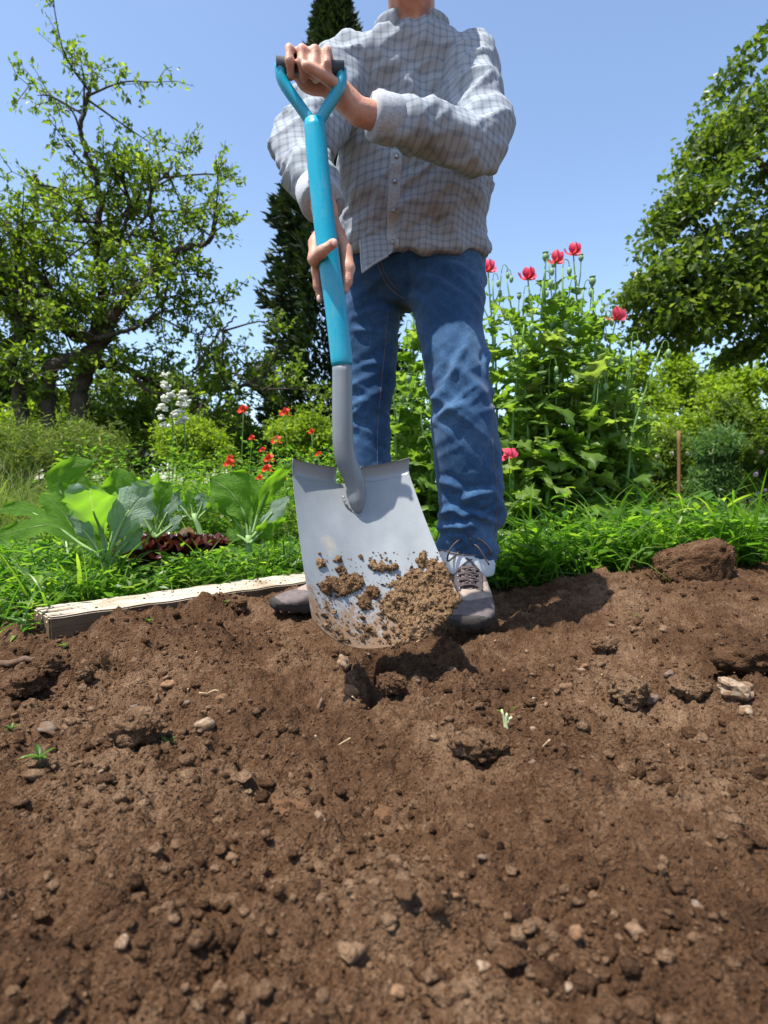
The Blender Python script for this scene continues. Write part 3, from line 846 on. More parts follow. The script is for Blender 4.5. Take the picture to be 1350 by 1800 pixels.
M['denim_inside'] = plain('denim_inside', (.52, .56, .60), (.62, .65, .68), 150, .85, .15, .3, 400, bdist=.001)
M['thread'] = plain('seam_thread', (.20, .13, .075), (.10, .10, .12), 90, .8)
m, nt, out = newmat('shirt_cloth'); g = NT(nt); geo = g.n('ShaderNodeNewGeometry'); pos = geo.outputs['Position']
sp3 = g.n('ShaderNodeSeparateXYZ'); g.l(pos, sp3.inputs[0])
def stripe(sock, k, w_): return g.math('LESS_THAN', g.math('FRACT', g.math('MULTIPLY', sock, k)), w_)
chk = g.math('ADD', stripe(g.math('ADD', sp3.outputs[0], g.math('MULTIPLY', sp3.outputs[1], .35)), 62.0, .32), stripe(g.math('ADD', sp3.outputs[2], g.math('MULTIPLY', sp3.outputs[1], .35)), 62.0, .32))
wv = g.noise(900, 2, .5, vec=pos); nb = g.noise(11, 4, vec=pos)
c = g.ramp(g.math('ADD', g.math('MULTIPLY', chk, .30), g.math('ADD', g.math('MULTIPLY', wv.outputs[0], .25), g.math('MULTIPLY', nb.outputs[0], .15))), [(.12, (.33, .36, .39)), (.85, (.17, .205, .25))])
p = g.n('ShaderNodeBsdfPrincipled', i_Roughness=.92); p.inputs['Specular IOR Level'].default_value = .1
g.l(c.outputs[0], p.inputs['Base Color']); g.l(g.bump(wv.outputs[0], .25, .001), p.inputs['Normal']); g.l(p.outputs[0], out.inputs[0])
M['shirt'] = m
M['shirt_edge'] = plain('shirt_hem', (.46, .48, .50), (.27, .30, .33), 220, .85, .15, .3, 350, bdist=.001)
m, nt, out = newmat('skin'); g = NT(nt)
geo = g.n('ShaderNodeNewGeometry'); n1 = g.noise(45, 4, vec=geo.outputs['Position']); n2 = g.noise(420, 3, vec=geo.outputs['Position'])
n4 = g.noise(14, 4, .6, vec=geo.outputs['Position'])
c = g.ramp(g.math('ADD', g.math('MULTIPLY', n1.outputs[0], .5), g.math('MULTIPLY', n4.outputs[0], .5)), [(.36, (.40, .17, .11)), (.5, (.50, .25, .17)), (.66, (.58, .33, .235))])
p = g.n('ShaderNodeBsdfPrincipled', i_Roughness=.5); p.inputs['Subsurface Weight'].default_value = .12; p.inputs['Subsurface Radius'].default_value = (.01, .004, .002)
p.inputs['Specular IOR Level'].default_value = .35
n5 = g.noise(150, 4, .7, vec=geo.outputs['Position'])
g.l(c.outputs[0], p.inputs['Base Color']); g.l(g.bump(n2.outputs[0], .4, .001, g.bump(n5.outputs[0], .5, .002)), p.inputs['Normal']); g.l(p.outputs[0], out.inputs[0])
M['skin'] = m
M['hair'] = plain('hair', (.06, .04, .03), (.03, .02, .015), 200, .5, .3, .6, 300)
M['eye'] = plain('eye', (.7, .68, .65), None, 20, .2)
M['nail'] = plain('nail', (.62, .38, .32), None, 40, .3)
M['suede'] = plain('boot_suede', (.15, .122, .118), (.095, .076, .074), 70, .85, .15, .5, 260, bdist=.0015)
M['suede_l'] = plain('boot_dusty_suede', (.31, .25, .20), (.20, .155, .135), 45, .9, .12, .5, 260, bdist=.0015)
M['boot_mesh'] = plain('boot_textile', (.075, .062, .065), (.045, .038, .04), 120, .85, .15, .6, 500, bdist=.0015)
M['rubber'] = plain('boot_rubber', (.022, .021, .022), (.05, .042, .036), 40, .75, .25, .4, 150)
M['lace'] = plain('boot_lace', (.06, .045, .045), (.10, .08, .08), 300, .8, .2, .3, 600)
M['eyelet'] = plain('boot_eyelet', (.35, .34, .33), None, 30, .35, .5, metal=.7)

PER = thing('person', 'person in blue jeans, grey shirt and brown hiking boots standing and holding the shovel', 'person', (.1, 1.58, .03))
def PL(o_parent, name, me, mat):
    V = getV(me); setV(me, V - np.array(PER.location)); me.materials.clear()
    return link(name, me, mat, o_parent)
# --- jeans
def leg_rings(rows):
    """rows: py, left px, right px, Y, depth radius"""
    C, rx, ry = [], [], []
    for py, l, r, Y, d in rows:
        a, b = W(l, py, Y), W(r, py, Y)
        C.append((a + b) / 2); rx.append((b[0] - a[0]) / 2); ry.append(d)
    A = cr(np.column_stack([C, rx, ry]), 60)
    return A[:, :3], A[:, 3], A[:, 4]
legR = leg_rings([(455, 700, 852, 1.60, .105), (500, 712, 853, 1.585, .10), (540, 724, 849, 1.565, .096), (580, 734, 846, 1.545, .092), (630, 744, 857, 1.515, .09), (690, 755, 863, 1.49, .087), (740, 760, 870, 1.485, .085), (800, 763, 879, 1.50, .084), (860, 769, 883, 1.52, .083), (905, 771, 882, 1.535, .081), (945, 770, 876, 1.545, .079), (985, 776, 868, 1.55, .074)])
legL = leg_rings([(455, 600, 712, 1.66, .10), (500, 598, 708, 1.665, .098), (560, 597, 702, 1.67, .092), (620, 600, 699, 1.675, .086), (690, 604, 692, 1.68, .08), (760, 608, 688, 1.69, .076), (840, 614, 686, 1.70, .074), (920, 618, 688, 1.71, .072), (985, 622, 690, 1.715, .07)])
mb = MB()
for Cc, rx, ry in (legR, legL): mb.add(*loft(Cc, rx, ry, (1, 0, 0), (0, 1, 0), 28, 2.2))
pel = np.array([[*W(703, 540, 1.63), .055, .06], [*W(712, 510, 1.625), .135, .105], [*W(726, 470, 1.62), .198, .125], [*W(727, 430, 1.615), .196, .13], [*W(727, 385, 1.60), .185, .125], [*W(727, 360, 1.59), .175, .12]])
A = cr(pel, 24)
mb.add(*loft(A[:, :3], A[:, 3], A[:, 4], (1, 0, 0), (0, 1, 0), 32, 2.3))
jm = remesh(mb, .0060, 6, .5)
V, N = getV(jm), getN(jm)
z = V[:, 2]; x = V[:, 0]; y = V[:, 1]
right = x > .06
amp = .0015 + .010 * np.exp(-((z - .24) / .10)**2) + .0055 * np.exp(-((z - .58) / .10)**2) + .0028 * np.exp(-((z - .86) / .09)**2)
tilt = np.where(right, .9, -.6)
q1 = fbm(x * 5 + 3, y * 5, z * 17 + tilt * x * 16, seed=61, octv=2)
q2 = fbm(x * 7 + 9, y * 7, z * 26 - tilt * x * 20, seed=71, octv=2)
ridge = (1 - 2.6 * np.abs(q1)**.8) * .8 + (.5 - 1.6 * np.abs(q2)**.8) * .6
d = amp * ridge * 1.45
# hand-set folds: gathers at hem, knee and groin (place on the leg, width, height)
for (px, py, ang, ln, wd, h, Y) in [(800, 925, 8, 60, 12, .010, 1.47), (840, 905, -18, 55, 11, .012, 1.47), (785, 900, 35, 45, 12, .010, 1.47), (835, 868, 14, 60, 13, .009, 1.45), (790, 850, -25, 40, 13, .008, 1.45),
                                     (770, 690, 60, 60, 14, .009, 1.42), (800, 640, 65, 80, 14, .008, 1.44), (790, 720, 25, 50, 13, .008, 1.41), (745, 640, 75, 50, 12, .009, 1.47), (770, 500, -30, 70, 14, .007, 1.50), (740, 530, -50, 50, 12, .007, 1.51), (800, 470, -15, 60, 14, .006, 1.50),
                                     (850, 640, 80, 40, 10, .010, 1.5), (655, 545, 12, 50, 10, .006, 1.58), (650, 580, -8, 50, 10, .006, 1.58), (650, 640, 10, 45, 10, .005, 1.6)]:
    c = W(px, py, Y); s_ = Y / F_PX
    a = R(ang); du = (x - c[0]) * math.cos(a) + (z - c[2]) * math.sin(a); dv = -(x - c[0]) * math.sin(a) + (z - c[2]) * math.cos(a)
    front = np.clip(-N[:, 1] * 1.5 + .3, 0, 1)
    dv = dv + .12 * du * np.sin(du * 40)
    d += h * front * np.exp(-(du / (ln * s_ * .6))**2) * (np.exp(-(dv / (wd * s_ * .5))**2) - .55 * np.exp(-((dv - wd * s_ * .9) / (wd * s_ * .5))**2))
Vj = V + N * d[:, None]
setV(jm, Vj)
jbv = bvh_of(jm)
jeans = PL(PER, 'jeans', jm, M['denim'])
def on_jeans(px, py):
    dd = (Vector(W(px, py, 1.0)) - CAMV).normalized()
    h = jbv.ray_cast(CAMV, dd)
    return np.array(h[0]) if h[0] is not None else None
def seam(pts, r=.0011, name='seam'):
    P = [on_jeans(*p) for p in cr(np.array(pts, float), 60)]
    P = np.array([p for p in P if p is not None])
    if len(P) < 4: return
    k = np.where(np.linalg.norm(np.diff(P, axis=0), axis=1) > .05)[0]
    if len(k): P = P[:k[0] + 1]
    if len(P) < 4: return
    mb = MB(); mb.add(*tube(P - np.array(PER.location), r, 6)); link(name, mb.mesh(name), M['thread'], jeans)
seam([(682, 545), (678, 600), (670, 680), (664, 760), (664, 838)])
seam([(866, 690), (866, 740), (867, 800), (874, 860), (872, 920), (868, 955)])
seam([(664, 462), (672, 485), (684, 505), (700, 518), (712, 526)], .0013)
seam([(669, 458), (678, 483), (690, 500), (703, 512)], .0009)
# cuffs rolled up
def cuff(rows, name='cuff'):
    A = np.array(rows)
    ring = []
    for (l, r, tl, tr, Y, d) in rows:
        a, b = W(l, tl, Y), W(r, tr, Y); ring.append((a, b, d))
    C, X, rx, ry = [], [], [], []
    for a, b, d in ring:
        C.append((a + b) / 2); v = b - a; L = np.linalg.norm(v); X.append(v / L); rx.append(L / 2); ry.append(d)
    S = cr(np.column_stack([C, X, rx, ry]), 12)
    Vo, Fo = loft(S[:, :3], S[:, 6], S[:, 7], S[:, 3:6], (0, 1, 0), 48, 2.2, False)
    Vi, Fi = loft(S[:, :3], S[:, 6] - .006, S[:, 7] - .006, S[:, 3:6], (0, 1, 0), 48, 2.2, False)
    wob = lambda V, k: V + np.stack([.003 * vnoise(V[:, 0] * 25 + k, V[:, 1] * 25, V[:, 2] * 25, seed=5), .004 * vnoise(V[:, 0] * 22, V[:, 1] * 22 + k, V[:, 2] * 22, seed=6), .003 * vnoise(V[:, 0] * 15, V[:, 1] * 15, V[:, 2] * 0, seed=7)], -1)
    Vo, Vi = wob(Vo, 0), wob(Vi, 0)
    nS = len(S); mbc = MB()
    n0 = len(Vo)
    j_ = np.arange(48); k_ = (j_ + 1) % 48
    rim0 = np.stack([j_, n0 + j_, n0 + k_, k_], -1)
    b_ = (nS - 1) * 48
    rim1 = np.stack([b_ + j_, b_ + k_, n0 + b_ + k_, n0 + b_ + j_], -1)
    mbc.add(np.vstack([Vo, Vi]) - np.array(PER.location), np.vstack([Fo, Fi[:, ::-1] + n0, rim0, rim1]))
    o = link(name, mbc.mesh(name), M['denim_inside'], jeans)
    e = Vo[:48]; e = np.vstack([e, e[:2]]); cen = e.mean(0)
    mbc = MB(); mbc.add(*tube((e - cen) * 1.01 + cen + (0, 0, -.001) - np.array(PER.location), .0021, 6)); link('cuff_edge', mbc.mesh('cuff_edge'), M['thread'], o)
    return o
cuff([(766, 871, 962, 972, 1.55, .083), (768, 870, 975, 984, 1.55, .084), (772, 868, 992, 1000, 1.55, .083), (776, 866, 1002, 1008, 1.55, .080)])
cuff([(616, 694, 955, 955, 1.715, .078), (617, 693, 975, 975, 1.715, .079), (618, 692, 992, 992, 1.715, .078), (620, 690, 1000, 1000, 1.715, .075)])

# --- boots, built heel to toe along +X of their own frame, then turned
def boot(loc, rz, pitch, lb, scale=1.0):
    e = link('boot', None, None, PER); e['label'] = lb
    e.empty_display_size = .02
    def place(V): return V * scale
    S = np.array([  # x, half width, top z, bottom z
        [-.045, .026, .075, .022], [-.035, .034, .095, .016], [0, .038, .115, .014], [.05, .040, .115, .014], [.10, .044, .098, .015], [.15, .049, .074, .017], [.19, .051, .057, .018], [.225, .048, .049, .02], [.25, .038, .043, .022], [.266, .022, .038, .025]])
    A = cr(S, 40)
    C = np.column_stack([A[:, 0], .006 * np.sin(A[:, 0] * 9), (A[:, 2] + A[:, 3]) / 2])
    mbb = MB(); mbb.add(*loft(C, A[:, 1], (A[:, 2] - A[:, 3]) / 2, (0, 1, 0), (0, 0, 1), 28, 2.6))
    sh = np.array([[.012, .050, .038, .055], [.012, .085, .040, .055], [.005, .12, .041, .050], [0, .155, .043, .050], [-.002, .17, .044, .05]])
    B = cr(sh, 20)
    mbb.add(*loft(np.column_stack([B[:, 0], 0 * B[:, 0], B[:, 1]]), B[:, 3], B[:, 2], (1, 0, 0), (0, 1, 0), 28, 2.3))
    me = remesh(mbb, .0032, 3, .5); V = getV(me); N = getN(me)
    dd = .0014 * vnoise(V[:, 0] * 60, V[:, 1] * 40, V[:, 2] * 60, seed=2) - .0022 * np.exp(-((V[:, 0] - .155 + .3 * (V[:, 2] - .06)) / .004)**2)
    setV(me, V + N * dd[:, None]); me.materials.clear()
    bv = bvh_of(me)
    up = link('upper', me, M['suede'], e)
    # sole
    SO = cr(np.array([[-.052, .018], [-.045, .032], [0, .041], [.06, .040], [.12, .046], [.18, .054], [.225, .051], [.255, .038], [.272, .018]]), 40)
    ring = np.vstack([np.column_stack([SO[:, 0], SO[:, 1]]), np.column_stack([SO[::-1, 0], -SO[::-1, 1]])])
    nR = len(ring); mbs = MB(); lv = []
    spring = lambda xx: .012 * np.clip((xx - .16) / .1, 0, 1)**2
    for zz, ex in ((0, -.003), (.006, .0), (.02, .002), (.028, -.002), (.03, -.008)):
        q = ring * (1 + ex / .05 * np.array((.2, 1)))
        lv.append(np.column_stack([q, zz + spring(q[:, 0]) + (.004 * (np.arange(nR) % 4 < 2) if zz == 0 else 0)]))
    Vs = np.vstack(lv + [[[.1, 0, .0]], [[.1, 0, .03]]])
    jr = np.arange(nR); kr = (jr + 1) % nR
    Q = np.vstack([np.stack([a * nR + jr, a * nR + kr, (a + 1) * nR + kr, (a + 1) * nR + jr], -1) for a in range(4)])
    T = np.vstack([np.stack([np.full(nR, 5 * nR), kr, jr], -1), np.stack([np.full(nR, 5 * nR + 1), 4 * nR + jr, 4 * nR + kr], -1)])
    mbs.add(Vs, Q, T); so_ = link('sole', mbs.mesh('sole', True), M['rubber'], e); so_.modifiers.new('e', 'EDGE_SPLIT').split_angle = R(38)
    def hit(xx, yy, zz=.3, d=(0, 0, -1)):
        h = bv.ray_cast(Vector((xx, yy, zz)), Vector(d))
        return np.array(h[0]) if h[0] is not None else np.array((xx, yy, .06))
    # overlay panels: rubber toe rand, dusty vamp panel, heel counter
    V, N = getV(me), getN(me); FQ = [tuple(p_.vertices) for p_ in me.polygons]; FC = np.array([V[list(f)].mean(0) for f in FQ])
    def panel(name, cond, mat, off):
        k_ = np.where(cond(FC[:, 0], FC[:, 1], FC[:, 2]))[0]; fs = [FQ[q] for q in k_]
        ids = sorted({v for f in fs for v in f}); mp_ = {v: q for q, v in enumerate(ids)}
        Vp = V[ids] + N[ids] * off; fs = [[mp_[v] for v in f] for f in fs]
        cnt = {}
        for f in fs:
            for a_, b_ in zip(f, f[1:] + f[:1]): cnt[(a_, b_)] = 1
        n0 = len(Vp); rim = [[b_, a_, a_ + n0, b_ + n0] for (a_, b_) in cnt if (b_, a_) not in cnt]
        mbp = MB(); mbp.add(np.vstack([Vp, V[ids] - N[ids] * .001]), np.array([f for f in fs if len(f) == 4] + rim).reshape(-1, 4), np.array([f for f in fs if len(f) == 3]).reshape(-1, 3))
        link(name, mbp.mesh(name), mat, e)
    panel('toe_cap', lambda a_, b_, c_: (a_ > .196 - 1.2 * b_ * b_ * 30 * .3 + .0) & (c_ > .02), M['suede'], .0024)
    panel('vamp_panel', lambda a_, b_, c_: (a_ > .150 + .2 * (c_ - .05) - 22 * b_ * b_) & (a_ < .20) & (c_ > .03), M['suede_l'], .0014)
    panel('toe_rand', lambda a_, b_, c_: (a_ > .14) & (c_ < .026 + .010 * np.clip((a_ - .19) / .07, 0, 1)), M['rubber'], .0036)
    panel('heel_counter', lambda a_, b_, c_: (a_ < .015) & (c_ < .075), M['suede_l'], .002)
    for sgn in (-1, 1):
        panel('eyestay', lambda a_, b_, c_: (sgn * b_ > .017) & (sgn * b_ < .034) & (a_ > .055) & (a_ < .16) & (c_ > .055), M['boot_mesh'], .002)
    # tongue and padded collar
    cr_ = [(.05 * math.cos(a) * 1.02, .044 * math.sin(a), .168 + .006 * math.cos(a)) for a in np.linspace(0, 2 * math.pi, 25)]
    mbp = MB(); mbp.add(*tube(cr_, .008, 9)); link('collar', mbp.mesh('collar'), M['boot_mesh'], e)
    tg = cr(np.array([[.145, 0, .076], [.105, 0, .10], [.074, 0, .128], [.058, 0, .16], [.060, 0, .188]]), 16)
    mbp = MB(); mbp.add(*loft(tg, np.linspace(.016, .026, 16), .006, (0, 1, 0), (.75, 0, .65), 12, 3)); link('tongue', mbp.mesh('tongue'), M['suede'], e)
    # laces: crossing pairs over the tongue, eyelets each side
    lad = [(xx_, max(hit(xx_, 0)[2], zz_) + .002, hw_) for xx_, zz_, hw_ in [(.150, .05, .021), (.130, .06, .023), (.110, .07, .024), (.092, .08, .026), (.078, .130, .028), (.069, .150, .030)]]
    for k, (xx, zz, hw) in enumerate(lad):
        for sgn in (-1, 1):
            Vn, Fn = ball((xx - .004, sgn * hw, zz - .003), .0052, 2, (1, 1, .7))
            mbp = MB(); mbp.add(Vn, Fn); link('eyelet', mbp.mesh('eyelet'), M['eyelet'], e)
        mbl = MB()
        mbl.add(*tube(cr([(xx - .002, -hw, zz), (xx + .006, -hw * .4, zz + .008), (xx + .006, hw * .4, zz + .009), (xx - .002, hw, zz)], 12), .0023, 7))
        if k < 5:
            x2, z2, h2 = lad[k + 1]
            for sgn in (-1, 1):
                mbl.add(*tube(cr([(xx, sgn * hw, zz), ((xx + x2) / 2 + .009, 0, (zz + z2) / 2 + .011 + .002 * sgn), (x2, -sgn * h2, z2)], 12), .0023, 7))
        link('lace', mbl.mesh('lace'), M['lace'], e)
    for pts in ([(.074, .0, .162), (.092, .012, .185), (.096, .040, .172), (.088, .058, .140), (.08, .03, .158), (.075, 0, .16)],
                [(.074, .0, .162), (.095, -.02, .180), (.100, -.045, .155), (.094, -.05, .125), (.085, -.02, .15), (.075, 0, .16)],
                [(.074, 0, .162), (.098, .004, .178), (.092, .006, .205)], [(.074, 0, .16), (.10, .02, .165), (.104, .05, .120)]):
        mbl = MB(); mbl.add(*tube(cr(np.array(pts), 24), .0023, 7)); link('lace_bow', mbl.mesh('lace_bow'), M['lace'], e)
    Vn, Fn = ball((.078, 0, .162), .007, 2); mbl = MB(); mbl.add(Vn, Fn); link('lace_knot', mbl.mesh('lace_knot'), M['lace'], e)
    e.location = Vector(loc) - PER.location
    e.rotation_euler = (Matrix.Rotation(rz, 3, 'Z') @ Matrix.Rotation(pitch, 3, 'Y')).to_euler()
    e.scale = (scale,) * 3
    return e
boot((.232, 1.575, .036), R(-97), R(5), 'boot facing forward with loose lace loops over the cuff', 1.05)
boot((-.06, 1.705, .006), R(180 + 28), R(2), 'boot turned sideways with its toe beside the board', 1.05)
# --- body: head, arms, hands and trunk as one skin
mb = MB()
HIP = W(727, 420, 1.61); CHEST = np.array((.075, 1.47, 1.24)); NECK = np.array((.065, 1.375, 1.42)); HEAD = np.array((.057, 1.283, 1.553))
def ell(c, r, rot=None):
    V, F = ico(3); V = V * np.asarray(r)
    if rot is not None: V = V @ np.array(rot).T
    mb.add(V + np.asarray(c), F)
for k in range(6):
    t = k / 5 * .8; c = HIP * (1 - t) + NECK * t
    ell(c, (.12, .085, .075))
SHL = np.array((.225, 1.41, 1.36)); SHR = np.array((-.10, 1.41, 1.36))
chain(mb, [SHL - (.02, 0, .02), NECK - (0, -.01, .07), SHR + (.02, 0, -.02)], [.036, .045, .036])
chain(mb, [NECK - (0, 0, .05), NECK, HEAD + (0, .02, -.06)], [.058, .054, .052])
hr = Matrix.Rotation(R(28), 3, 'X')
def hp(x, y, z): return HEAD + np.array(hr @ Vector((x, y, z)))
ell(HEAD, (.076, .095, .10), hr); ell(hp(0, -.025, -.055), (.058, .066, .065), hr); ell(hp(0, -.062, -.095), (.03, .026, .022), hr)
chain(mb, [hp(0, -.092, .012), hp(0, -.112, -.028)], [.009, .014]); ell(hp(0, -.097, -.036), (.019, .014, .011), hr)
for s_ in (-1, 1):
    ell(hp(.078 * s_, .012, -.015), (.011, .02, .033), hr); ell(hp(.033 * s_, -.083, .014), (.026, .012, .009), hr); ell(hp(.045 * s_, -.072, -.03), (.022, .02, .018), hr)
ell(hp(0, -.093, -.064), (.024, .010, .006), hr); ell(hp(0, -.09, -.074), (.022, .011, .007), hr)
def finger(pts, rad):
    P_, r_ = [pts[0]], [rad[0]]
    for q in range(1, len(pts)):
        P_ += [np.asarray(pts[q - 1]) * .5 + np.asarray(pts[q]) * .5, np.asarray(pts[q])]; r_ += [(rad[q - 1] + rad[q]) * .5 * .90, rad[q] * (1.06 if q < len(pts) - 1 else 1)]
    chain(mb, P_, r_)
# right arm hangs to the shaft
ELR = np.array((-.185, 1.30, 1.105)); WRR = W(572, 372, 1.135)
chain(mb, [SHR, ELR, WRR], [.036, .036, .026])
# hand behind the shaft, fingers down, thumb across its front
kn = [W(563, 440, 1.112), W(577, 450, 1.123), W(593, 450, 1.122), W(607, 440, 1.110)]
for k_ in kn: chain(mb, [WRR, (WRR + k_) / 2 + (0, .004, 0), k_], [.019, .0165, .0135])
finger([kn[0], W(556, 476, 1.10), W(558, 503, 1.104), W(563, 526, 1.106)], [.0125, .0105, .009, .007])
finger([kn[1], W(578, 490, 1.124), W(580, 516, 1.120), W(582, 530, 1.115)], [.012, .0105, .009, .0075])
finger([kn[2], W(596, 488, 1.122), W(594, 514, 1.119), W(594, 528, 1.114)], [.012, .0105, .009, .0075])
finger([kn[3], W(612, 472, 1.098), W(610, 496, 1.092), W(606, 512, 1.09)], [.0145, .0135, .0105, .007])
finger([W(575, 395, 1.13), W(556, 428, 1.10), W(552, 456, 1.078), W(566, 442, 1.050), W(586, 428, 1.045)], [.018, .0155, .0125, .0115, .0095])
# left arm bent up to the grip
ELL = np.array((.205, 1.255, 1.085))
bar = GC
WRL = bar + np.array((.085, .055, -.045))
chain(mb, [SHL, ELL, WRL], [.036, .036, .026])
chain(mb, [WRL, bar + gx_ * .035 + (0, .032, -.008)], [.025, .026]); ell(bar + np.array((.012, .03, -.002)), (.045, .017, .03))
for k, off in enumerate((-.036, -.013, .010, .032)):
    c = bar + gx_ * off
    r_ = (.0085, .0095, .0098, .0092)[k]
    finger([c + (0, .030, .006), c + (0, .012, .025), c + (0, -.018, .017), c + (0, -.022, -.008), c + (0, -.004, -.023)], [r_ * 1.15, r_ * 1.1, r_, r_ * .95, r_ * .85])
chain(mb, [bar + gx_ * .05 + (0, .03, -.01), bar + gx_ * .045 + (0, .0, -.028), bar + gx_ * .018 + (0, -.024, -.026), bar + gx_ * -.004 + (0, -.033, -.022)], [.0135, .012, .0105, .009])
bm_ = remesh(mb, .0042, 2, .5)
body = PL(PER, 'body', bm_, M['skin'])
def partV(name, Vv, Fs, mat, par, smooth=True):
    mbp = MB(); mbp.add(np.asarray(Vv) - np.array(PER.location), *Fs); return link(name, mbp.mesh(name, smooth), mat, par)
for s_ in (-1, 1):
    V, F = ball(hp(.033 * s_, -.083, .002), .0125, 2); ey_ = partV('eye', V, (F,), M['eye'], body)
    V, F = ball(hp(.033 * s_, -.0935, -.002), .0052, 2, (1, .5, 1)); partV('iris', V, (F,), M['hair'], ey_)
    V_, F_, T_ = tube([hp(.017 * s_, -.092, .019), hp(.034 * s_, -.093, .025), hp(.052 * s_, -.082, .020)], [.003, .0038, .002], 6); partV('eyebrow', V_, (F_, T_), M['hair'], body)
for c, dirn in ((W(561, 525, 1.099), (-.3, -1, 0)), (W(588, 427, 1.036), (.3, -1, .3))):
    V, F = ball(c, .0055, 2, (.9, .45, 1.3)); partV('fingernail', V, (F,), M['nail'], body)
mb = MB(); ell(hp(0, .018, .028), (.083, .096, .09), hr); ell(hp(0, .045, -.02), (.074, .066, .075), hr)
hm = remesh(mb, .006, 2); V = getV(hm); N = getN(hm)
setV(hm, V + N * (.005 * vnoise(V[:, 0] * 90, V[:, 1] * 40, V[:, 2] * 90, seed=3))[:, None])
V = getV(hm); PL(PER, 'hair', hm, M['hair'])
# --- shirt
mb = MB()
T = np.array([[*(W(727, 442, 1.60)), .208, .140], [*(W(727, 400, 1.595)), .203, .137], [.085, 1.57, 1.11], [.08, 1.52, 1.20], [.075, 1.47, 1.28], [.068, 1.425, 1.36], [.065, 1.40, 1.41]], dtype=object)
TT = np.array([[*W(727, 444, 1.60), .206, .142], [*W(727, 405, 1.595), .200, .140], [.083, 1.565, 1.11, .195, .138], [.08, 1.52, 1.20, .198, .135], [.075, 1.47, 1.29, .205, .125], [.068, 1.42, 1.365, .195, .105], [.065, 1.39, 1.405, .10, .08]])
A = cr(TT, 36); mb.add(*loft(A[:, :3], A[:, 3], A[:, 4], (1, 0, 0), (0, .93, .3), 36, 2.4))
def sleeve(a, b, c, ra, rb, rc):
    P = cr(np.array([a, (a + b) / 2 + (0, 0, .005), b, (b + c) / 2, c]), 30)
    mb.add(*tube(P, np.interp(np.linspace(0, 1, 30), [0, .25, .5, 1], [ra, ra * .95, rb, rc]), 20))
sleeve(SHR + (.03, 0, -.01), ELR, ELR * .12 + WRR * .88, .072, .054, .042)
sleeve(SHL + (-.03, 0, -.01), ELL, ELL * .12 + WRL * .88, .072, .054, .042)
sm = remesh(mb, .0065, 6, .5); V, N = getV(sm), getN(sm)
x, y, z = V.T
d = .013 * (1 - 2.2 * np.abs(fbm(x * 7 + 2, y * 7, z * 8 + x * 8, seed=91, octv=2))) + .007 * (1 - 2 * np.abs(fbm(x * 15, y * 15, z * 12 - x * 9, seed=95, octv=2)))
d += .006 * (1 - 3 * np.abs(fbm(x * 10 + z * 7, y * 10, z * 22 - x * 14, seed=99, octv=2))**.7)
setV(sm, V + N * (d - .003)[:, None]); sbv = bvh_of(sm)
shirt = PL(PER, 'shirt', sm, M['shirt'])
def on_shirt(px, py):
    dd = (Vector(W(px, py, 1.0)) - CAMV).normalized(); h = sbv.ray_cast(CAMV, dd)
    return np.array(h[0]) if h[0] is not None else None
# collar
ca_ = np.linspace(-math.pi / 2 + .45, 1.5 * math.pi - .45, 30)
cpts = np.array([NECK + np.array((.078 * math.cos(a), .074 * math.sin(a) + .006, -.012 + .022 * math.sin(a))) for a in ca_])
V_, F_, T_ = loft(cpts, .0045, .021, np.array([(math.cos(a), math.sin(a), -.3) for a in ca_]), np.array([(math.cos(a) * .35, math.sin(a) * .35, 1) for a in ca_]), 12, 3); partV('collar', V_, (F_, T_), M['shirt'], shirt)
for (pe, pw, rr_) in ((ELR, WRR, .043), (ELL, WRL, .043)):
    dv_ = (pw - pe) / np.linalg.norm(pw - pe); c_ = pe * .12 + pw * .88
    V_, F_, T_ = tube([c_ - dv_ * .05, c_ - dv_ * .047, c_ - dv_ * .002, c_ + dv_ * .004], [rr_ * .98, rr_ * 1.06, rr_ * 1.03, rr_ * .95], 20); partV('sleeve_cuff', V_, (F_, T_), M['shirt_edge'], shirt)
# button band and buttons down the front
P = [on_shirt(px, py) for px, py in cr(np.array([(705, 150), (700, 230), (694, 320), (690, 436)], float), 40)]
P = np.array([p_ for p_ in P if p_ is not None and p_[1] > 1.27]); P = P[P[:, 2] < 1.16]
if len(P) > 6:
    mbp = MB(); mbp.add(*loft(P - np.array(PER.location), .016, .0035, (1, 0, 0), (0, .8, .6), 12, 4)); bnd = link('button_band', mbp.mesh('button_band'), M['shirt_edge'], shirt)
    for k in range(2, len(P), 6):
        V, F = ball(P[k] + (0, -.006, 0), .006, 2, (1, .4, 1)); partV('button', V, (F,), M['eyelet'], shirt)
# loose shirt tail hanging in front of the jeans
A0 = W(628, 425, 1.40); quad = [(624, 415), (690, 412), (668, 452), (638, 479)]
def sh_(px, py, off):
    q_ = on_shirt(px, py); return (q_ if q_ is not None else W(px, py, 1.45)) + np.array((0, -off, 0))
tl = np.array([[sh_(px_, 395, -.012) for px_ in (634, 646, 662, 690)], [sh_(px_, 424, .004) for px_ in (634, 645, 662, 692)],
               [sh_(635, 432, .014) + (0, 0, -.030), sh_(645, 432, .014) + (0, 0, -.028), sh_(660, 432, .012) + (0, 0, -.024), sh_(690, 432, .008) + (0, 0, -.016)],
               [W(637, 479, sh_(637, 432, .02)[1]), W(644, 473, sh_(644, 432, .018)[1]), W(658, 463, sh_(656, 432, .014)[1]), W(682, 449, sh_(682, 432, .010)[1])]])
rows = np.stack([cr(r_, 14) for r_ in tl]); cols = np.stack([cr(rows[:, k], 14) for k in range(14)], 1)
G3 = cols.reshape(-1, 3); th = np.array((0, .0025, 0)); n0 = len(G3)
ed = list(range(14)) + [k * 14 + 13 for k in range(1, 14)] + [13 * 14 + k for k in range(12, -1, -1)] + [k * 14 for k in range(12, 0, -1)]
